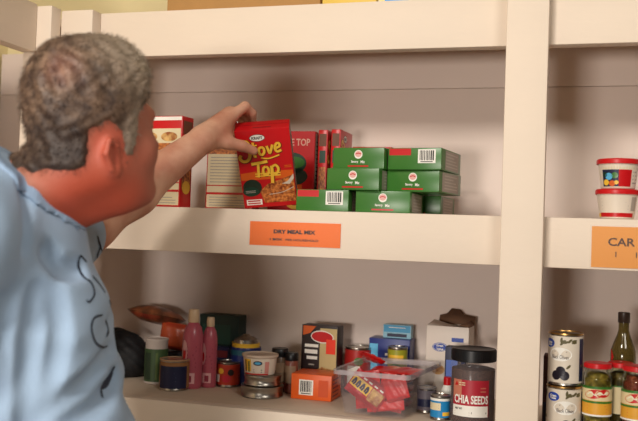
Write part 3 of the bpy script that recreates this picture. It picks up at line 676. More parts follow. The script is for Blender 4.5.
# spice jars behind tins
def spice(px, Y, r, H, lab, bodyM):
    o = thing('spice_jar', (P(px, 380, Y).x, Y, ZL), lab, 'jar', 'small dark lidded jars behind the tins')
    b = MB(); b.lathe([(r-.002, 0), (r, .003), (r, H*.78), (r*.9, H*.82)], bodyM, 32); b.build('jar_body', o)
    b = MB(); b.lathe([(r*.95, H*.80), (r*.97, H*.81), (r*.97, H*.98), (r*.9, H), (0, H)], BLK, 32, cap0=False); b.build('lid', o)
    b = MB(); fr = cyl(r+.0003); b.rect(fr, -r, H*.25, r, H*.68, mat('dull_tan', (150, 122, 96), .5), .0001, 12); b.rect(fr, -r, H*.1, r, H*.22, mat('rust_print', (136, 60, 40), .5), .0001, 12); b.build('label', o); return o
spice(279, .245, .021, .105, 'dark lidded jar directly behind the stack of flat tins', mat('spice_brown', (110, 86, 66), .3, .2))
spice(291, .235, .0165, .098, 'thin dark lidded jar between the tins and the cracker box', mat('spice_red', (130, 74, 58), .3, .2))
# blue tub with yellow band behind
bt = thing('wipes_tub', (P(245, 370, .30).x, .30, ZL), 'dark blue tub with yellow band and silvery lid behind the white tub', 'tub')
r = .040; H = top_of(334, 245, .30)
b = MB(); b.lathe([(r-.003, 0), (r, .004), (r, H*.72), (r*.97, H*.75)], mat('tub_blue', (26, 40, 104), .35), 40); b.rect(cyl(r+.0003), -.05, H*.60, .05, H*.70, mat('tub_teal', (40, 92, 110), .4), .0001, 20); b.build('tub_body', bt)
b = MB(); b.lathe([(r*.90, H*.745), (r*.90, H*.83)], YEL, 40); b.build('band', bt, label='yellow band')
b = MB(); b.lathe([(r*.80, H*.83), (r*.78, H*.90), (r*.5, H*.95), (r*.28, H*.97), (r*.2, H), (0, H)], TIN, 40); b.build('lid', bt, label='silvery domed lid')
# orange-red tub behind bottles
def ro(b, r, H):
    fr = wrap(b, r, H, mat('orange_red_label', (190, 62, 40), .4, .15)); b.ell(fr, .006, H*.35, .012, .009, mat('hot_pink', (200, 40, 60), .4), .0005); b.ell(fr, -.008, H*.65, .008, .007, YEL, .0005); b.ell(fr, .018, H*.6, .008, .008, INK, .0005); b.rect(fr, -.025, H*.2, -.012, H*.5, WHT, .0005, 4)
can('soup_can', .029, top_of(361, 228, .25), ro, 'orange red can between the pink bottles and the flat tins', 'can', (P(228, 380, .25).x, .25, ZL))
# dark green box
def dg(b, fr, w, H, D): b.rect(fr, -w*.42, H*.55, w*.3, H*.85, mat('bottle_green', (36, 70, 58), .5), .0003); b.lines(fr, -w*.3, H*.3, w*.3, H*.5, 2, GRY, .0005, .2)
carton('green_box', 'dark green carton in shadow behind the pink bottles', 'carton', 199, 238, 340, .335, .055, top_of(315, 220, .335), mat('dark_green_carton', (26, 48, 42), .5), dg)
# navy items under: blue/red books like boxes
carton('navy_box', 'flat navy carton between the dark green carton and the blue tub', 'carton', 205, 233, 360, .295, .03, top_of(348, 230, .29), mat('navy_carton', (34, 34, 66), .5), lambda b, fr, w, H, D: b.rect(fr, -w*.45, H*.7, w*.3, H*.9, mat('dusk_red', (120, 40, 44), .5), .0003))
# pink bottles
def lotion(px, Y, r, H, lab, capH):
    o = thing('lotion_bottle', (P(px, 380, Y).x, Y, ZL), lab, 'bottle', 'pink plastic bottles')
    PK = mat('pink_plastic', (184, 88, 102), .3, .06); b = MB(); hb = H-capH
    b.lathe([(r*.9, 0), (r, .004), (r, hb*.72), (r*.95, hb*.82), (r*.78, hb*.92), (r*.5, hb*.985), (r*.42, hb)], PK, 40); b.build('bottle_body', o)
    b = MB(); b.lathe([(r*.52, hb-.001), (r*.54, hb), (r*.50, H-.002), (r*.45, H), (0, H)], mat('beige_cap', (216, 186, 150), .4), 32); b.build('cap', o)
    b = MB(); fr = cyl(r+.0003); b.ell(fr, -r*.5, hb*.55, r*.42, hb*.18, mat('pale_pink', (226, 170, 170), .4), .0001); b.ell(fr, -r*.45, hb*.5, r*.2, hb*.08, RED, .0005); b.lines(fr, -r*.1, hb*.3, r*.8, hb*.66, 6, mat('berry_print', (150, 50, 70), .4), .0003, .4)
    b.rect(fr, -r*.5, hb*.08, r*.7, hb*.24, mat('pale_pink', (226, 170, 170)), .0002, 8); b.rect(fr, -r*.15, hb*.10, r*.4, hb*.2, mat('berry_print', (150, 50, 70)), .0005, 4); b.build('label', o); return o
lotion(191.5, .185, .0255, top_of(309, 192, .185), 'taller pink bottle with beige cap, left of the pair', .031)
lotion(208.5, .215, .0190, top_of(317, 208, .215), 'shorter pink bottle with beige cap, right of the pair', .022)
# blue tin with tan lid
bt2 = Pz(174, 392, Z_LOW); r = .036
def navyl(b, r, H):
    fr = wrap(b, r, H, mat('tan_band', (150, 104, 62), .45, .06)); b.rect(fr, -.026, .006, .05, H*.80, NAVY, .0005, 16); b.lines(fr, -.014, H*.25, .02, H*.65, 3, mat('slate_print', (74, 82, 110), .5), .0008, .3)
can('nut_tin', r, .074, navyl, 'squat navy and tan tin with tan lid in front of the pink bottles', 'tin', (P(174, 385, bt2.y+r).x, bt2.y+r, ZL), lid=mat('tan_lid', (176, 140, 104), .45), rz=0)
gc = Pz(155, 385, Z_LOW); r = .029
def greenl(b, r, H):
    fr = wrap(b, r, H, mat('moss_label', (62, 84, 50), .45, .1), .006, H*.78); b.rect(fr, -.02, H*.1, .0, H*.7, mat('deep_moss', (40, 56, 38), .5), .0005, 8); b.rect(fr, .012, H*.1, .018, H*.7, mat('light_moss', (90, 110, 60), .5), .0005, 4)
can('green_canister', r, .112, greenl, 'tall green canister with pale lid beside the man\'s shirt', 'can', (P(155.5, 380, gc.y+r).x, gc.y+r, ZL), lid=mat('pale_cap', (190, 176, 166), .45), body=mat('pale_cap', (190, 176, 166)))

# ------------------------------------------------------------------ top shelf boxes
def tbx(name, lab, x0, x1, M, H, Y=.05, D=.28, deco=None, grp=None):
    a, c_ = P(x0, 5, Y).x, P(x1, 5, Y).x; w = c_-a
    o = thing(name, ((a+c_)/2, Y, Z_UP+.0005), lab, 'box', grp); b = MB(); b.box((-w/2, 0, 0), (w/2, D, H), M, .003)
    if deco: deco(b, front(0), w, H)
    b.build('box_body', o)
    b = MB(); b.rect(flat((0, 0, H), (1, 0, 0), (0, 1, 0)), -w/2, D/2-.025, w/2, D/2+.025, mat('packing_tape', (196, 164, 112), .25), .0004); b.build('tape', o)
tbx('cardboard_box', 'brown cardboard box on the top shelf, longest of those there', 167, 320, KRAFTB, .22)
tbx('yellow_box', 'yellow box on the top shelf beside the brown cardboard box', 322, 376, mat('yellow_carton', (226, 190, 84), .5), .2)
def wd(b, fr, w, H): b.rect(fr, -w*.30, -.0, w*.40, H*.4, mat('bright_blue', (40, 140, 210), .4), .0004); b.rect(fr, -w*.5+.002, 0.002, -w*.3, H*.6, mat('cream_yellow', (236, 220, 150), .5), .0003)
tbx('white_box', 'white box with blue print on the top shelf, right of the yellow box', 378, 412, WHT, .16, deco=wd)

# ------------------------------------------------------------------ implicit surfaces
def grid(lo, hi, h):
    lo = np.array(lo); n = np.ceil((np.array(hi)-lo)/h).astype(int)+1
    return lo, n, h
class SDF:
    def __init__(s, lo, hi, h): s.lo, s.n, s.h = grid(lo, hi, h); s.d = np.full(s.n, .06, np.float32)
    def win(s, lo, hi):
        a = np.clip(np.floor((np.array(lo)-s.lo)/s.h).astype(int), 0, s.n); b = np.clip(np.ceil((np.array(hi)-s.lo)/s.h).astype(int)+1, 0, s.n)
        sl = tuple(slice(i, j) for i, j in zip(a, b))
        ax = [(s.lo[k]+s.h*np.arange(a[k], b[k])).astype(np.float32) for k in range(3)]
        return sl, np.meshgrid(*ax, indexing='ij', sparse=True)
    def comb(s, sl, e, k, op):
        d = s.d[sl]
        if op == 'add':
            if k: hh = np.maximum(k-np.abs(d-e), 0)/k; d = np.minimum(d, e)-hh*hh*k*.25
            else: d = np.minimum(d, e)
        else:
            e = -e
            if k: hh = np.maximum(k-np.abs(d-e), 0)/k; d = np.maximum(d, e)+hh*hh*k*.25
            else: d = np.maximum(d, e)
        s.d[sl] = d
    def cone(s, a, b, ra, rb, k=.02, op='add'):
        a = np.array(a, float); b = np.array(b, float); mg = max(ra, rb)+max(k, .02)+.012
        sl, (X, Y, Z) = s.win(np.minimum(a, b)-mg, np.maximum(a, b)+mg)
        ab = b-a; L = ab@ab+1e-12
        t = np.clip(((X-a[0])*ab[0]+(Y-a[1])*ab[1]+(Z-a[2])*ab[2])/L, 0, 1)
        e = np.sqrt((X-a[0]-t*ab[0])**2+(Y-a[1]-t*ab[1])**2+(Z-a[2]-t*ab[2])**2)-(ra+(rb-ra)*t)
        s.comb(sl, e.astype(np.float32), k, op)
    def ell(s, c, r, M=None, k=.02, op='add'):
        c = np.array(c, float); r = np.array(r, float); mg = r.max()+max(k, .02)+.012
        sl, (X, Y, Z) = s.win(c-mg, c+mg); M = np.eye(3) if M is None else M
        q = [M[i][0]*(X-c[0])+M[i][1]*(Y-c[1])+M[i][2]*(Z-c[2]) for i in range(3)]
        k0 = np.sqrt(sum((q[i]/r[i])**2 for i in range(3))); k1 = np.sqrt(sum((q[i]/r[i]**2)**2 for i in range(3)))+1e-9
        s.comb(sl, (k0*(k0-1)/k1).astype(np.float32), k, op)
    def coords(s):
        return np.meshgrid(*[(s.lo[k]+s.h*np.arange(s.n[k])).astype(np.float32) for k in range(3)], indexing='ij', sparse=True)
    def mesh(s):
        d = s.d.copy()
        for ax in range(3):
            sl = [slice(None)]*3; sl[ax] = 0; d[tuple(sl)] = .05; sl[ax] = -1; d[tuple(sl)] = .05
        neg = d < 0; nx, ny, nz = s.n
        cnt = np.zeros((nx-1, ny-1, nz-1), np.int8)
        offs = [(i, j, k) for i in (0, 1) for j in (0, 1) for k in (0, 1)]
        for i, j, k in offs: cnt += neg[i:nx-1+i, j:ny-1+j, k:nz-1+k]
        act = np.argwhere((cnt > 0) & (cnt < 8))
        vals = {o: d[act[:, 0]+o[0], act[:, 1]+o[1], act[:, 2]+o[2]] for o in offs}
        acc = np.zeros((len(act), 3)); w = np.zeros(len(act))
        for o in offs:
            for ax in range(3):
                if o[ax] == 0:
                    p = list(o); p[ax] = 1; a, b = vals[o], vals[tuple(p)]; mk = (a < 0) != (b < 0)
                    t = np.where(mk, a/np.where(mk, a-b, 1), 0); pos = np.tile(np.array(o, float), (len(act), 1)); pos[:, ax] = t
                    acc += pos*mk[:, None]; w += mk
        V = (act+acc/w[:, None])*s.h+s.lo
        idx = np.full((nx-1, ny-1, nz-1), -1, np.int32); idx[tuple(act.T)] = np.arange(len(act))
        Fs = []
        for ax in range(3):
            u, v = (ax+1) % 3, (ax+2) % 3
            a = [slice(None)]*3; b = [slice(None)]*3; a[ax] = slice(0, -1); b[ax] = slice(1, None)
            A_, B_ = neg[tuple(a)], neg[tuple(b)]
            e = np.argwhere(A_ != B_); sg = A_[tuple(e.T)]
            ok = (e[:, u] > 0) & (e[:, v] > 0) & (e[:, u] < s.n[u]-1) & (e[:, v] < s.n[v]-1); e = e[ok]; sg = sg[ok]
            q = []
            for du, dv in ((-1, -1), (0, -1), (0, 0), (-1, 0)):
                c = e.copy(); c[:, u] += du; c[:, v] += dv; q.append(idx[tuple(c.T)])
            q = np.stack(q, 1); q[~sg] = q[~sg][:, ::-1]; Fs.append(q)
        return V, np.concatenate(Fs)
def sdf_obj(name, V, Fc, M, parent=None, it=2, loc=(0, 0, 0)):
    V = V-np.array(loc)
    me = bpy.data.meshes.new(name); me.from_pydata(V.tolist(), [], Fc.tolist()); me.materials.append(M)
    me.polygons.foreach_set('use_smooth', [True]*len(me.polygons)); me.update()
    o = bpy.data.objects.new(name, me); COL.objects.link(o)
    if parent: o.parent = parent
    if it:
        md = o.modifiers.new('relax', 'SMOOTH'); md.iterations = it; md.factor = .5
    return o

# ------------------------------------------------------------------ the man
fw = np.array((-math.sin(YAW), math.cos(YAW), 0)); rt_ = np.array((math.cos(YAW), math.sin(YAW), 0)); up = np.array((0, 0, 1.))
HT = R(46); HP = R(11)
g0_ = rt_*math.cos(HT)+fw*math.sin(HT); hR = rt_*math.sin(HT)-fw*math.cos(HT)
gF = g0_*math.cos(HP)+up*math.sin(HP); gU = up*math.cos(HP)-g0_*math.sin(HP)
HO_ = np.array(A(93, 148, 1.40)); HS = 1.0
def h_(a, b, c): return HO_+HS*(gF*a+hR*b+gU*c)
HM = np.array([gF, hR, gU])
TT = R(-8); tF = rt_*math.cos(TT)+fw*math.sin(TT); tR = rt_*math.sin(TT)-fw*math.cos(TT)
T0 = np.array(A(34, 230, 1.40))
def t_(a, b, z): p = T0+tF*a+tR*b; p[2] = z; return p
TM = np.array([tF, tR, up])
NB = t_(-.018, 0, 1.525); TP = t_(-.055, .06, 1.545)
RS = t_(-.02, .185, 1.482); RE = t_(-.055, .235, 1.165); RW = t_(.03, .245, .93)
LS = t_(-.055, -.150, 1.46)
LE = np.array(A(88, 226, 1.72)); LW = np.array(A(201, 141, 1.86))
px_lo, px_hi = (-1.22, -1.18, .72), (-.60, .22, 1.84)
B = SDF(px_lo, px_hi, .0032)
def f_(a, b, c): return h_(a, b, c+.008)
def head_shape(B):
    B.ell(h_(.000, 0, .056), (.094, .0775, .116), HM, .0); B.ell(f_(.036, 0, -.022), (.066, .062, .088), HM, .03)
    for s in (1, -1):
        B.cone(f_(-.002, s*.052, -.045), f_(.066, s*.018, -.088), .020, .018, .03)
        B.ell(f_(.062, s*.042, -.02), (.024, .022, .026), HM, .02)
    B.ell(f_(.078, 0, -.088), (.020, .024, .018), HM, .02)
    B.cone(f_(.085, -.034, .034), f_(.085, .034, .034), .013, .013, .018)
    for s in (1, -1):
        B.ell(f_(.102, s*.033, .014), (.016, .017, .011), HM, .012, 'sub'); B.ell(f_(.0715, s*.032, .012), (.0155, .0155, .0155), HM, .004)
        B.cone(f_(.091, s*.018, .021), f_(.083, s*.046, .017), .004, .003, .006)
    B.cone(f_(.095, 0, .024), f_(.112, 0, -.015), .008, .012, .012)
    for s in (1, -1): B.ell(f_(.102, s*.012, -.020), (.010, .008, .008), HM, .006)
    B.cone(f_(.091, -.018, -.048), f_(.091, .018, -.048), .007, .007, .008); B.cone(f_(.089, -.016, -.060), f_(.089, .016, -.060), .007, .007, .007)
    B.cone(f_(.101, -.018, -.054), f_(.101, .018, -.054), .0022, .0022, .003, 'sub')
def e_(a, b, c): return h_(a*.78-.010, b-.003*(1 if b > 0 else -1), c*.84-.015)
def ears(B):
    for s in (1, -1):
        B.ell(e_(-.008, s*.074, .004), (.0145, .009, .0262), HM, .008); B.ell(e_(-.002, s*.0765, -.024), (.008, .007, .010), HM, .008)
        B.cone(e_(.004, s*.080, .018), e_(-.016, s*.086, .030), .0045, .0045, .004); B.cone(e_(-.016, s*.086, .030), e_(-.027, s*.087, .008), .0045, .005, .004); B.cone(e_(-.027, s*.087, .008), e_(-.014, s*.083, -.022), .005, .004, .004)
        B.ell(e_(-.006, s*.086, .006), (.0075, .006, .013), HM, .005, 'sub')
head_shape(B); ears(B)
B.cone(h_(-.035, 0, -.03), NB+tF*(-.012), .060, .068, .03); B.cone(h_(.02, 0, -.07), NB+tF*.025+up*(-.01), .040, .046, .03)
B.cone(h_(-.06, 0, -.035), NB-tF*.045, .038, .05, .03)
# trunk
B.ell(t_(-.008, 0, 1.25), (.100, .155, .235), TM, .05); B.ell(t_(.02, 0, 1.04), (.112, .145, .19), TM, .06)
for s, sh in ((1, RS), (-1, LS)):
    B.cone(NB-up*.02, sh, .05, .052, .05)
B.cone(TP-up*.01, RS, .045, .05, .05)
B.cone(RS, RE, .056, .045, .03); B.cone(RE, RW, .044, .030, .02); 
B.cone(LS, LE, .056, .048, .03); B.cone(LE, (LE*.62+LW*.38), .047, .0455, .03); B.cone(LE*.62+LW*.38, LW, .0445, .0285, .03)
# right hand hangs relaxed, below the frame
for i, (da, ln_, r_) in enumerate(((.030, .078, .0098), (.010, .088, .0100), (-.010, .080, .0096), (-.030, .064, .0084))):
    kn_ = RW+tF*da-up*.088; B.cone(RW+tF*da*.3-up*.005, kn_, .0200, .0135, .014)
    m1 = kn_+tF*(.012+da*.15)-up*ln_*.42-tR*.010; m2 = m1+tF*.006-up*ln_*.30-tR*.016; m3 = m2-up*ln_*.20-tR*.016
    B.cone(kn_, m1, r_*1.15, r_*1.05, .004); B.cone(m1, m2, r_*1.05, r_*.95, .004); B.cone(m2, m3, r_*.95, r_*.78, .004)
q0_ = RW+tF*.026-up*.025; q1_ = q0_+tF*.030-up*.035-tR*.008; q2_ = q1_+tF*.012-up*.032-tR*.006; B.cone(q0_, q1_, .017, .0125, .012); B.cone(q1_, q2_, .012, .0090, .005)
# left hand
def J(x, y, d): return np.array(A(x, y, d))
mc = [J(231, 117, 1.915), J(230, 115, 1.937), J(226, 117, 1.957), J(221, 122, 1.975)]
for i, p in enumerate(mc): B.cone(LW+(p-LW)*.1, p, .0215, .0135, .014)
fing = [[mc[0], J(245, 106.5, 1.936), J(252, 113, 1.956), J(253, 119.5, 1.970)], [mc[1], J(244, 110, 1.960), J(249, 119, 1.980), J(248, 127, 1.988)],
        [mc[2], J(239, 114, 1.980), J(243, 124, 1.997), J(242, 132, 2.004)], [mc[3], J(232, 121, 1.997), J(236, 129, 2.010), J(236, 136, 2.014)]]
rr = [(.0118, .0112, .0098, .0082), (.0118, .0112, .0098, .0082), (.0112, .0105, .0092, .0078), (.0102, .0092, .008, .0068)]
for f, q in zip(fing, rr):
    for i in range(3): B.cone(f[i], f[i+1], q[i], q[i+1], .004)
th = [J(209, 139, 1.876), J(228, 143, 1.888), J(242, 146, 1.898), J(254, 151, 1.912)]
B.cone(th[0], th[1], .019, .0145, .014); B.cone(th[1], th[2], .0135, .012, .006); B.cone(th[2], th[3], .0118, .0092, .005)
B.ell(J(222, 132, 1.905), (.022, .022, .020), None, .02)
B.cone(LW, mc[1], .023, .018, .012)
V, Fc = B.mesh()
man = thing('person', (T0[0], T0[1], 0), 'gray haired man in a light blue t-shirt reaching for a red carton', 'person')
ML = (T0[0], T0[1], 0)
# skin material, with soft darker, redder spots over head, neck and right ear
SK = bpy.data.materials.new('skin'); SK.use_nodes = True; nt = SK.node_tree; bs = nt.nodes['Principled BSDF']
tcn = nt.nodes.new('ShaderNodeTexCoord'); n1 = nt.nodes.new('ShaderNodeTexNoise'); n1.inputs['Scale'].default_value = 14; n1.inputs['Detail'].default_value = 5
nt.links.new(tcn.outputs['Object'], n1.inputs['Vector'])
rp = nt.nodes.new('ShaderNodeValToRGB'); rp.color_ramp.elements[0].position = .3; rp.color_ramp.elements[1].position = .72
rp.color_ramp.elements[0].color = lin((190, 122, 96))+(1,); rp.color_ramp.elements[1].color = lin((230, 182, 152))+(1,)
nt.links.new(n1.outputs['Fac'], rp.inputs['Fac'])
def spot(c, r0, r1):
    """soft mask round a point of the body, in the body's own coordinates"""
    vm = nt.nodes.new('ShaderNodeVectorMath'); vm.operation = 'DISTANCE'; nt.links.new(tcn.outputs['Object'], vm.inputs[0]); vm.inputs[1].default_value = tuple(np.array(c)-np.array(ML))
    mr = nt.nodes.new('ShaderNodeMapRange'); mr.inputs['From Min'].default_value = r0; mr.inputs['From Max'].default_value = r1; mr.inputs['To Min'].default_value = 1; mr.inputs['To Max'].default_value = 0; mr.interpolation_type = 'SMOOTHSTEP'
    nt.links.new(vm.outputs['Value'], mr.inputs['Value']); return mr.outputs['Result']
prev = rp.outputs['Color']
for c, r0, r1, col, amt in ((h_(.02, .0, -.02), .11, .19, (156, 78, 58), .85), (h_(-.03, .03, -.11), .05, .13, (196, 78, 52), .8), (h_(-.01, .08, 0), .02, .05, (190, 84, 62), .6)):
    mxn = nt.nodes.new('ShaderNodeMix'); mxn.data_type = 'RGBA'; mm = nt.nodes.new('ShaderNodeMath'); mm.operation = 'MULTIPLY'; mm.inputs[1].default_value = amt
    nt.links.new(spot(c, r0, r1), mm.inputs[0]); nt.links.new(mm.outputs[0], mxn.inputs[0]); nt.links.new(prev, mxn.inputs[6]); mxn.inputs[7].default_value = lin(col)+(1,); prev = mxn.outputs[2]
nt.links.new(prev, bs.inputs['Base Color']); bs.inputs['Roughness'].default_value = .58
bs.inputs['Subsurface Weight'].default_value = .06; bs.inputs['Subsurface Radius'].default_value = (.012, .004, .002); bs.inputs['Subsurface Scale'].default_value = 1
n3 = nt.nodes.new('ShaderNodeTexNoise'); n3.inputs['Scale'].default_value = 160; nt.links.new(tcn.outputs['Object'], n3.inputs['Vector'])
bpn = nt.nodes.new('ShaderNodeBump'); bpn.inputs['Strength'].default_value = .15; bpn.inputs['Distance'].default_value = .002
nt.links.new(n3.outputs['Fac'], bpn.inputs['Height']); nt.links.new(bpn.outputs['Normal'], bs.inputs['Normal'])
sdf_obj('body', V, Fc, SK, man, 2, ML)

# eyes (iris discs sit on the eyeballs) ------------------------------------------------
for s in (1, -1):
    bb = bmesh.new(); bmesh.ops.create_uvsphere(bb, u_segments=24, v_segments=16, radius=.0118)
    b = MB(); b.bm(bb, mat('eye_white', (226, 220, 214), .15)); c = f_(.0765, s*.032, .0115)-np.array(ML)
    b.v = [tuple(np.array(v)+c) for v in b.v]
    dirv = gF*.97+tF*0+hR*(-.25); dirv /= np.linalg.norm(dirv); uu = np.cross(dirv, up); uu /= np.linalg.norm(uu); vv = np.cross(uu, dirv)
    b.ell(lambda x, y, h: Vector(c+uu*x+vv*y+dirv*(math.sqrt(max(0, .0118**2-x*x-y*y))+h)), 0, 0, .0055, .0055, mat('iris', (70, 60, 50), .2), .0003); b.build('eye', man)

# hair ---------------------------------------------------------------------------------
Hs = SDF(HO_-.19, HO_+.19, .0035)
head_shape(Hs); Hs.cone(h_(-.035, 0, -.03), NB+tF*(-.012), .060, .068, .03); Hs.cone(h_(-.06, 0, -.035), NB-tF*.045, .038, .05, .03)
X, Y, Z = Hs.coords(); q = [(X-HO_[0])*HM[i][0]+(Y-HO_[1])*HM[i][1]+(Z-HO_[2])*HM[i][2] for i in range(3)]
a, bb_, c = [np.broadcast_to(v, Hs.d.shape) for v in q]
nz = .0018*np.sin(a*210+2*np.sin(c*90))*np.sin(c*190+bb_*130)+.0015*np.sin(bb_*240+c*80)*np.sin(a*120)
thick = .004+.009*np.clip((c-.02)/.1, 0, 1)+.010*np.clip((a-.0)/.06, 0, 1)*np.clip((c-.06)/.05, 0, 1)
Hs.d = (Hs.d-thick-nz).astype(np.float32)
poly = [(-.20, -.030), (-.085, -.034), (-.058, -.036), (-.044, -.024), (-.040, .008), (-.033, .026), (-.013, .032), (.000, .022), (.003, -.024), (.034, -.026), (.046, .020), (.056, .050), (.078, .064), (.092, .088), (.11, .10), (.14, .17), (-.16, .19)]
ins = np.zeros(a.shape, bool); dist = np.full(a.shape, 9, np.float32)
for i in range(len(poly)):
    (x1, y1), (x2, y2) = poly[i], poly[(i+1) % len(poly)]
    cond = ((y1 > c) != (y2 > c)); 
    if y1 != y2: ins ^= cond & (a < (x2-x1)*(c-y1)/(y2-y1)+x1)
    L = (x2-x1)**2+(y2-y1)**2; t = np.clip(((a-x1)*(x2-x1)+(c-y1)*(y2-y1))/L, 0, 1); dist = np.minimum(dist, np.hypot(a-x1-t*(x2-x1), c-y1-t*(y2-y1)))
pd = np.where(ins, -dist, dist)
# fade thickness near the hair line: shrink with distance
Hs.d = np.maximum(Hs.d + np.clip(.016-dist, 0, .016)*.55*ins, pd*.8+.12*nz).astype(np.float32)
HV, HF = Hs.mesh()
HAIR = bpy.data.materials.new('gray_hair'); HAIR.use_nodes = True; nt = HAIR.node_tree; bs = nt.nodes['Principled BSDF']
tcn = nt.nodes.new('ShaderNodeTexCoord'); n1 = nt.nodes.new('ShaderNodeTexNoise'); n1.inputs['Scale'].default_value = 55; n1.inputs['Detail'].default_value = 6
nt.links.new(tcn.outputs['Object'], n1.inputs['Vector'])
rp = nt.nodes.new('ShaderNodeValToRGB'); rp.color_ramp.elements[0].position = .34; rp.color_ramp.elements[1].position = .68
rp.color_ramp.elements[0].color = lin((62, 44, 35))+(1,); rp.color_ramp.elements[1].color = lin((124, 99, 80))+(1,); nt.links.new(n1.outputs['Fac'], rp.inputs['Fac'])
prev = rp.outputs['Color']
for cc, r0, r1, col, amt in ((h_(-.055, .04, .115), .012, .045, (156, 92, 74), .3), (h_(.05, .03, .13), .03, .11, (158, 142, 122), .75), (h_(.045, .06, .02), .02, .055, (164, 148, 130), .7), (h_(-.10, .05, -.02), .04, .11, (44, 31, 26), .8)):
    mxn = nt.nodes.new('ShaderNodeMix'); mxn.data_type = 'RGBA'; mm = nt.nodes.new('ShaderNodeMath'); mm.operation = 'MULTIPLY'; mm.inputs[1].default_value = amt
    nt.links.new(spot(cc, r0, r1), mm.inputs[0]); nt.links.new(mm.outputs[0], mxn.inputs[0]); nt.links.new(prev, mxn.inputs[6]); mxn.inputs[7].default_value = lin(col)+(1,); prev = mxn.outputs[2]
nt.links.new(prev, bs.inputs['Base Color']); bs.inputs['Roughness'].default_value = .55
# short strands
V3 = HV-np.array(ML); nF = len(HF)
pick = nrng.choice(nF, 11000); fc_ = V3[HF[pick]].mean(1); e1 = V3[HF[pick, 1]]-V3[HF[pick, 0]]; e2 = V3[HF[pick, 3]]-V3[HF[pick, 0]]
nn = np.cross(e1, e2); nn /= np.linalg.norm(nn, axis=1)[:, None]+1e-9
dr = nn*.45-gF*.55-gU*.5+nrng.normal(0, .22, nn.shape)
topm = ((fc_+np.array(ML)-HO_)@gF > .03) & ((fc_+np.array(ML)-HO_)@gU > .07); dr[topm] += gF*.9+gU*.5
dr /= np.linalg.norm(dr, axis=1)[:, None]
ln = nrng.uniform(.006, .011, len(pick))[:, None]; sdv = np.cross(dr, nrng.normal(0, 1, dr.shape)); sdv /= np.linalg.norm(sdv, axis=1)[:, None]; sdv *= .0005
sv = np.concatenate([fc_-sdv, fc_+sdv, fc_+dr*ln], 0); n_ = len(pick); sf = np.stack([np.arange(n_), np.arange(n_)+n_, np.arange(n_)+2*n_], 1)+len(V3)
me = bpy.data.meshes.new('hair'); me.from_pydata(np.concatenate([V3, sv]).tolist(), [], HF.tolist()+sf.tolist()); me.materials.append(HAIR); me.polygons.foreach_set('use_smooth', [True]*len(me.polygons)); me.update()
ho = bpy.data.objects.new('hair', me); COL.objects.link(ho); ho.parent = man

# shirt --------------------------------------------------------------------------------
Sh = SDF((-1.3, -1.24, .84), (-.6, -.2, 1.70), .005)
def trunk(Sx, gr):
    Sx.ell(t_(.000, 0, 1.25), (.122+gr, .172+gr, .25+gr), TM, 0); Sx.ell(t_(.030, 0, 1.05), (.134+gr, .170+gr, .23+gr), TM, .07); Sx.ell(t_(.02, 0, .93), (.135+gr, .17+gr, .12), TM, .05)
    for sh in (RS, LS): Sx.cone(NB-up*.025, sh, .060+gr, .058+gr, .06)
    Sx.cone(NB-up*.06-tF*.015, NB+up*.02-tF*.03, .072+gr, .062+gr, .05)
trunk(Sh, .008)
Sh.cone(TP, RS, .062, .064, .05); Sh.cone(TP, NB-up*.03, .060, .06, .05)
Sh.cone(RS, RS+(RE-RS)*.86, .066, .070, .035); Sh.cone(LS, LS+(LE-LS)*.55, .066, .068, .035)
Sh.cone(RS+(RE-RS)*.66, RE+(RE-RS)*.3, .058, .061, .004, 'sub') ; Sh.cone(LS+(LE-LS)*.45, LE, .056, .058, .004, 'sub')
# folds
def fold(p, r, dpt=1):
    for i in range(len(p)-1): Sh.cone(p[i], p[i+1], r, r, .02, 'sub' if dpt > 0 else 'add')
X, Y, Z = Sh.coords()
qa = (X-T0[0])*tF[0]+(Y-T0[1])*tF[1]; qb = (X-T0[0])*tR[0]+(Y-T0[1])*tR[1]
lowm = np.clip((1.46-Z)/.12, 0, 1)
wav = .0055*np.sin(qa*52+Z*34+1.5*np.sin(Z*17))*np.clip((1.36-Z)/.1, 0, 1)+.004*np.sin(qa*30-Z*62+qb*20+1.2*np.sin(qa*25))*lowm+.0025*np.sin(Z*95+qa*60+qb*30)*lowm
Sh.d = (Sh.d+wav).astype(np.float32)
fv0, ff0 = Sh.mesh(); bv0 = BVHTree.FromPolygons([tuple(v) for v in fv0], [tuple(f) for f in ff0])
for pts, r in (([(42, 290), (36, 330), (33, 370), (31, 405), (31, 440)], .0125), ([(40, 424), (62, 404), (88, 384), (108, 360), (118, 345)], .0105), ([(56, 290), (62, 330), (56, 370), (44, 410)], .0085), ([(62, 432), (84, 418), (104, 400), (117, 375)], .010), ([(26, 178), (28, 215), (26, 250)], .005), ([(48, 250), (62, 268), (82, 268)], .008)):
    hp_ = [bv0.ray_cast(CAM, ray(x, y).normalized())[0] for x, y in catmull(pts, 4)]
    hp_ = [np.array(q) for q in hp_ if q is not None]
    if len(hp_) > 1: fold(hp_, r)
npl = np.array(A(11, 158, 1.38)); nfr = np.array(A(88, 222, 1.38))
dd_ = nfr-npl; nn_ = np.cross(dd_, -fw*1.0); nn_ = nn_/np.linalg.norm(nn_)
if nn_[2] < 0: nn_ = -nn_
ddn = dd_/np.linalg.norm(dd_)
pl = (X-npl[0])*nn_[0]+(Y-npl[1])*nn_[1]+(Z-npl[2])*nn_[2]
base = Sh.d.copy()
Sh.d = np.maximum(np.maximum(base, pl), (.90-Z)).astype(np.float32)
SHIRT = mat('blue_cotton', (164, 188, 214), .85, .06, 9, bump=.25, bscale=420)
SV, SF = Sh.mesh(); so = sdf_obj('t_shirt', SV, SF, SHIRT, man, 3, ML)
Sh.d = np.maximum(np.maximum(np.maximum(base-.003, np.abs(pl+.009)-.0095), -(base+.016)), np.sqrt((X-NB[0])**2+(Y-NB[1])**2)-.118).astype(np.float32)
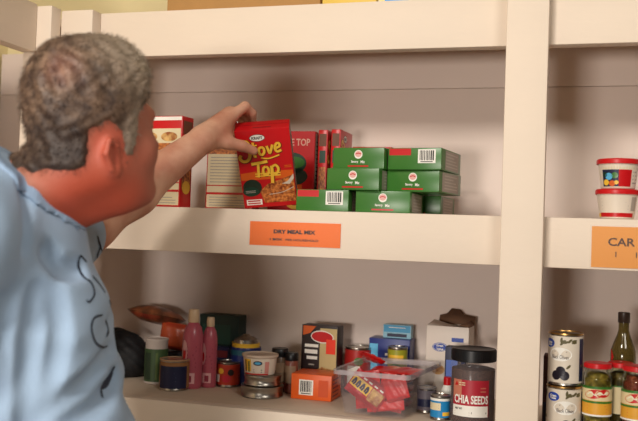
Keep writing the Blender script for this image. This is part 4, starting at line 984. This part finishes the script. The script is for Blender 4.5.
CV, CF = Sh.mesh(); co = sdf_obj('collar', CV, CF, mat('collar_cotton', (150, 174, 202), .85, .06, 9, bump=.25, bscale=300), so, 2)
co.location = (-ML[0], -ML[1], 0)

# printed script on the chest ---------------------------------------------------------
bv = BVHTree.FromPolygons([tuple(v) for v in SV], [tuple(f) for f in SF])
PRN = mat('faded_navy_print', (44, 50, 66), .8)
strokes0 = [[(90, 262), (84, 256), (82, 266), (87, 277), (95, 283), (98, 294), (93, 302), (90, 300)], [(104, 247), (101, 258), (104, 274), (110, 288)], [(96, 276), (103, 284), (109, 293)], [(101, 236), (104, 246), (107, 256), (106, 262)], [(108, 262), (112, 272), (111, 282)],
           [(112, 252), (113, 262), (114, 272)], [(106, 315), (98, 318), (95, 328), (99, 342), (106, 347), (111, 346)], [(109, 320), (112, 330), (110, 337)], [(113, 300), (116, 312), (116, 322)], [(98, 226), (101, 236)], [(118, 366), (112, 378), (105, 388), (106, 398)], [(104, 388), (110, 384), (116, 372)]]
strokes = [[(x-4, y) for x, y in st] for st in strokes0]
wds = [.0046]*10+[.008, .009]
for st, wd_ in zip(strokes, wds):
    pp = catmull(st, 8); L = []
    for x, y in pp:
        d = ray(x, y).normalized(); hit = bv.ray_cast(CAM, d)
        if hit[0] is not None and (not L or (hit[0]-L[-1][0]).length < .03): L.append((hit[0]+hit[1]*.0012, hit[1]))
    vs = []; b = MB()
    for i in range(len(L)):
        t = L[min(i+1, len(L)-1)][0]-L[max(i-1, 0)][0]
        if t.length < 1e-6: t = Vector((0, 0, 1))
        sdir = t.normalized().cross(L[i][1]).normalized(); f_ = .55+.45*math.sin(math.pi*min(1, (i+1)/len(L)))
        vs += [L[i][0]+sdir*wd_/2*f_-Vector(ML), L[i][0]-sdir*wd_/2*f_-Vector(ML)]
    if len(L) > 2:
        b.add(vs, [(2*i, 2*i+1, 2*i+3, 2*i+2) for i in range(len(L)-1)], PRN); b.build('printed_stroke', so, smooth=False)

# trousers and shoes --------------------------------------------------------------------
Tr = SDF((-1.3, -1.1, .0), (-.5, -.2, .98), .009)
Tr.ell(t_(.0, 0, .92), (.13, .165, .10), TM, 0)
for s in (1, -1):
    hp = t_(0, s*.085, .88); kn = t_(.02, s*.10, .48); an = t_(-.01, s*.105, .09)
    Tr.cone(hp, kn, .088, .066, .04); Tr.cone(kn, an, .064, .056, .03)
X, Y, Z = Tr.coords(); Tr.d = np.maximum(Tr.d+.004*np.sin(Z*60+X*40), np.maximum(Z-.96, .055-Z)).astype(np.float32)
TV, TF_ = Tr.mesh(); sdf_obj('trousers', TV, TF_, mat('dark_denim', (48, 54, 74), .85, .1, 40, bump=.2, bscale=300), man, 2, ML)
for s in (1, -1):
    Fo = SDF(t_(.05, s*.105, .0)-np.array((.24, .24, .05)), t_(.05, s*.105, .0)+np.array((.24, .24, .16)), .006)
    Fo.ell(t_(-.03, s*.105, .045), (.055, .042, .05), TM, 0); Fo.ell(t_(.10, s*.11, .032), (.085, .046, .040), TM, .04); Fo.cone(t_(-.01, s*.105, .05), t_(-.01, s*.105, .10), .046, .046, .02)
    X, Y, Z = Fo.coords(); Fo.d = np.maximum(Fo.d, .002-Z).astype(np.float32); fv, ff = Fo.mesh(); sdf_obj('shoe', fv, ff, mat('dark_shoe', (40, 36, 34), .5), man, 1, ML)


# ------------------------------------------------------------------ soft goods at the lower left
def blob(name, prims, lo, hi, hres, M, lab, cat, wob=.003, loc=None):
    Q = SDF(lo, hi, hres)
    for p in prims:
        if len(p) == 2: Q.ell(p[0], p[1], None, .02)
        else: Q.cone(p[0], p[1], p[2], p[3], .02)
    X, Y, Z = Q.coords(); Q.d = np.maximum(Q.d+wob*np.sin(X*160+Z*90)*np.sin(Z*140+Y*120), (ZL+.001)-Z).astype(np.float32)
    v, f = Q.mesh(); l = ((lo[0]+hi[0])/2, (lo[1]+hi[1])/2, ZL); o = sdf_obj(name, v, f, M, None, 1, l); o.location = l; return tag(o, lab, cat)
bx, by = P(122, 360, .27).x, .27
blob('black_bag', [((bx-.02, by, ZL+.05), (.085, .075, .07)), ((bx-.05, by+.01, ZL+.08), (.06, .06, .035)), ((bx+.02, by, ZL+.04), (.06, .06, .05))], (bx-.2, by-.12, ZL-.01), (bx+.15, by+.125, ZL+.18), .005, mat('black_cloth', (18, 17, 19), .7, .2, 30, bump=.3), 'slumped black bag on the lower shelf beside the man\'s shirt', 'bag')
ob_ = packet('bread_bag', .13, .10, .045, blend_mat('bread_wrapper', (84, 48, 30), (150, 84, 50), 30, .35, .65, .35)).build('bread_bag')
p = P(150, 328, .27); ob_.location = (p.x-.01, .325, ZL+.157); ob_.rotation_euler = (R(78), R(4), R(-12)); tag(ob_, 'orange brown packet lying over the black bag', 'packet')
om = packet('orange_packet', .09, .07, .03, mat('orange_wrapper', (160, 66, 34), .35, .15, 40, bump=.2)).build('snack_packet')
p = P(172, 350, .30); om.location = (p.x+.012, .30, ZL+.0705+.036); om.rotation_euler = (R(-4), R(6), R(8)); tag(om, 'orange packet peeping out between the green canister and the taller pink bottle', 'packet')
b = MB(); b.box((-.045, 0, 0), (.045, .05, .07), mat('dark_gray_carton', (44, 40, 44), .6), .002); o = b.build('tea_box', loc=(p.x+.012, .272, ZL)); tag(o, 'dark gray carton behind the green canister, under the orange packet', 'carton')

# ------------------------------------------------------------------ light
def area(name, loc, tgt, size, power, col, sy=None):
    l = bpy.data.lights.new(name, 'AREA'); l.energy = power; l.color = col; l.size = size; l.shape = 'DISK' if sy is None else 'RECTANGLE'
    if sy: l.size_y = sy
    o = bpy.data.objects.new(name, l); COL.objects.link(o); o.location = loc
    o.rotation_euler = (Vector(tgt)-Vector(loc)).to_track_quat('-Z', 'Y').to_euler(); return o
area('key_lamp', (-.66, -3.4, 1.36), (-.5, 0, 1.5), .55, 44, (1, .92, .84), .30)
area('ceiling_lamp', (-.80, -2.2, 2.60), (-.4, -.1, 1.5), .32, 28, (1, .93, .84), .30)
area('side_ceiling_lamp', (1.15, -2.2, 2.75), (-.7, .2, 1.7), .9, 27, (1, .93, .84), .6)
W = bpy.data.worlds.new('world'); S.world = W; W.use_nodes = True
W.node_tree.nodes['Background'].inputs[0].default_value = (.9, .86, .84, 1); W.node_tree.nodes['Background'].inputs[1].default_value = .02
S.view_settings.view_transform = 'Standard'; S.view_settings.look = 'None'; S.view_settings.exposure = -.09; S.view_settings.gamma = 1
S.view_settings.use_curve_mapping = False
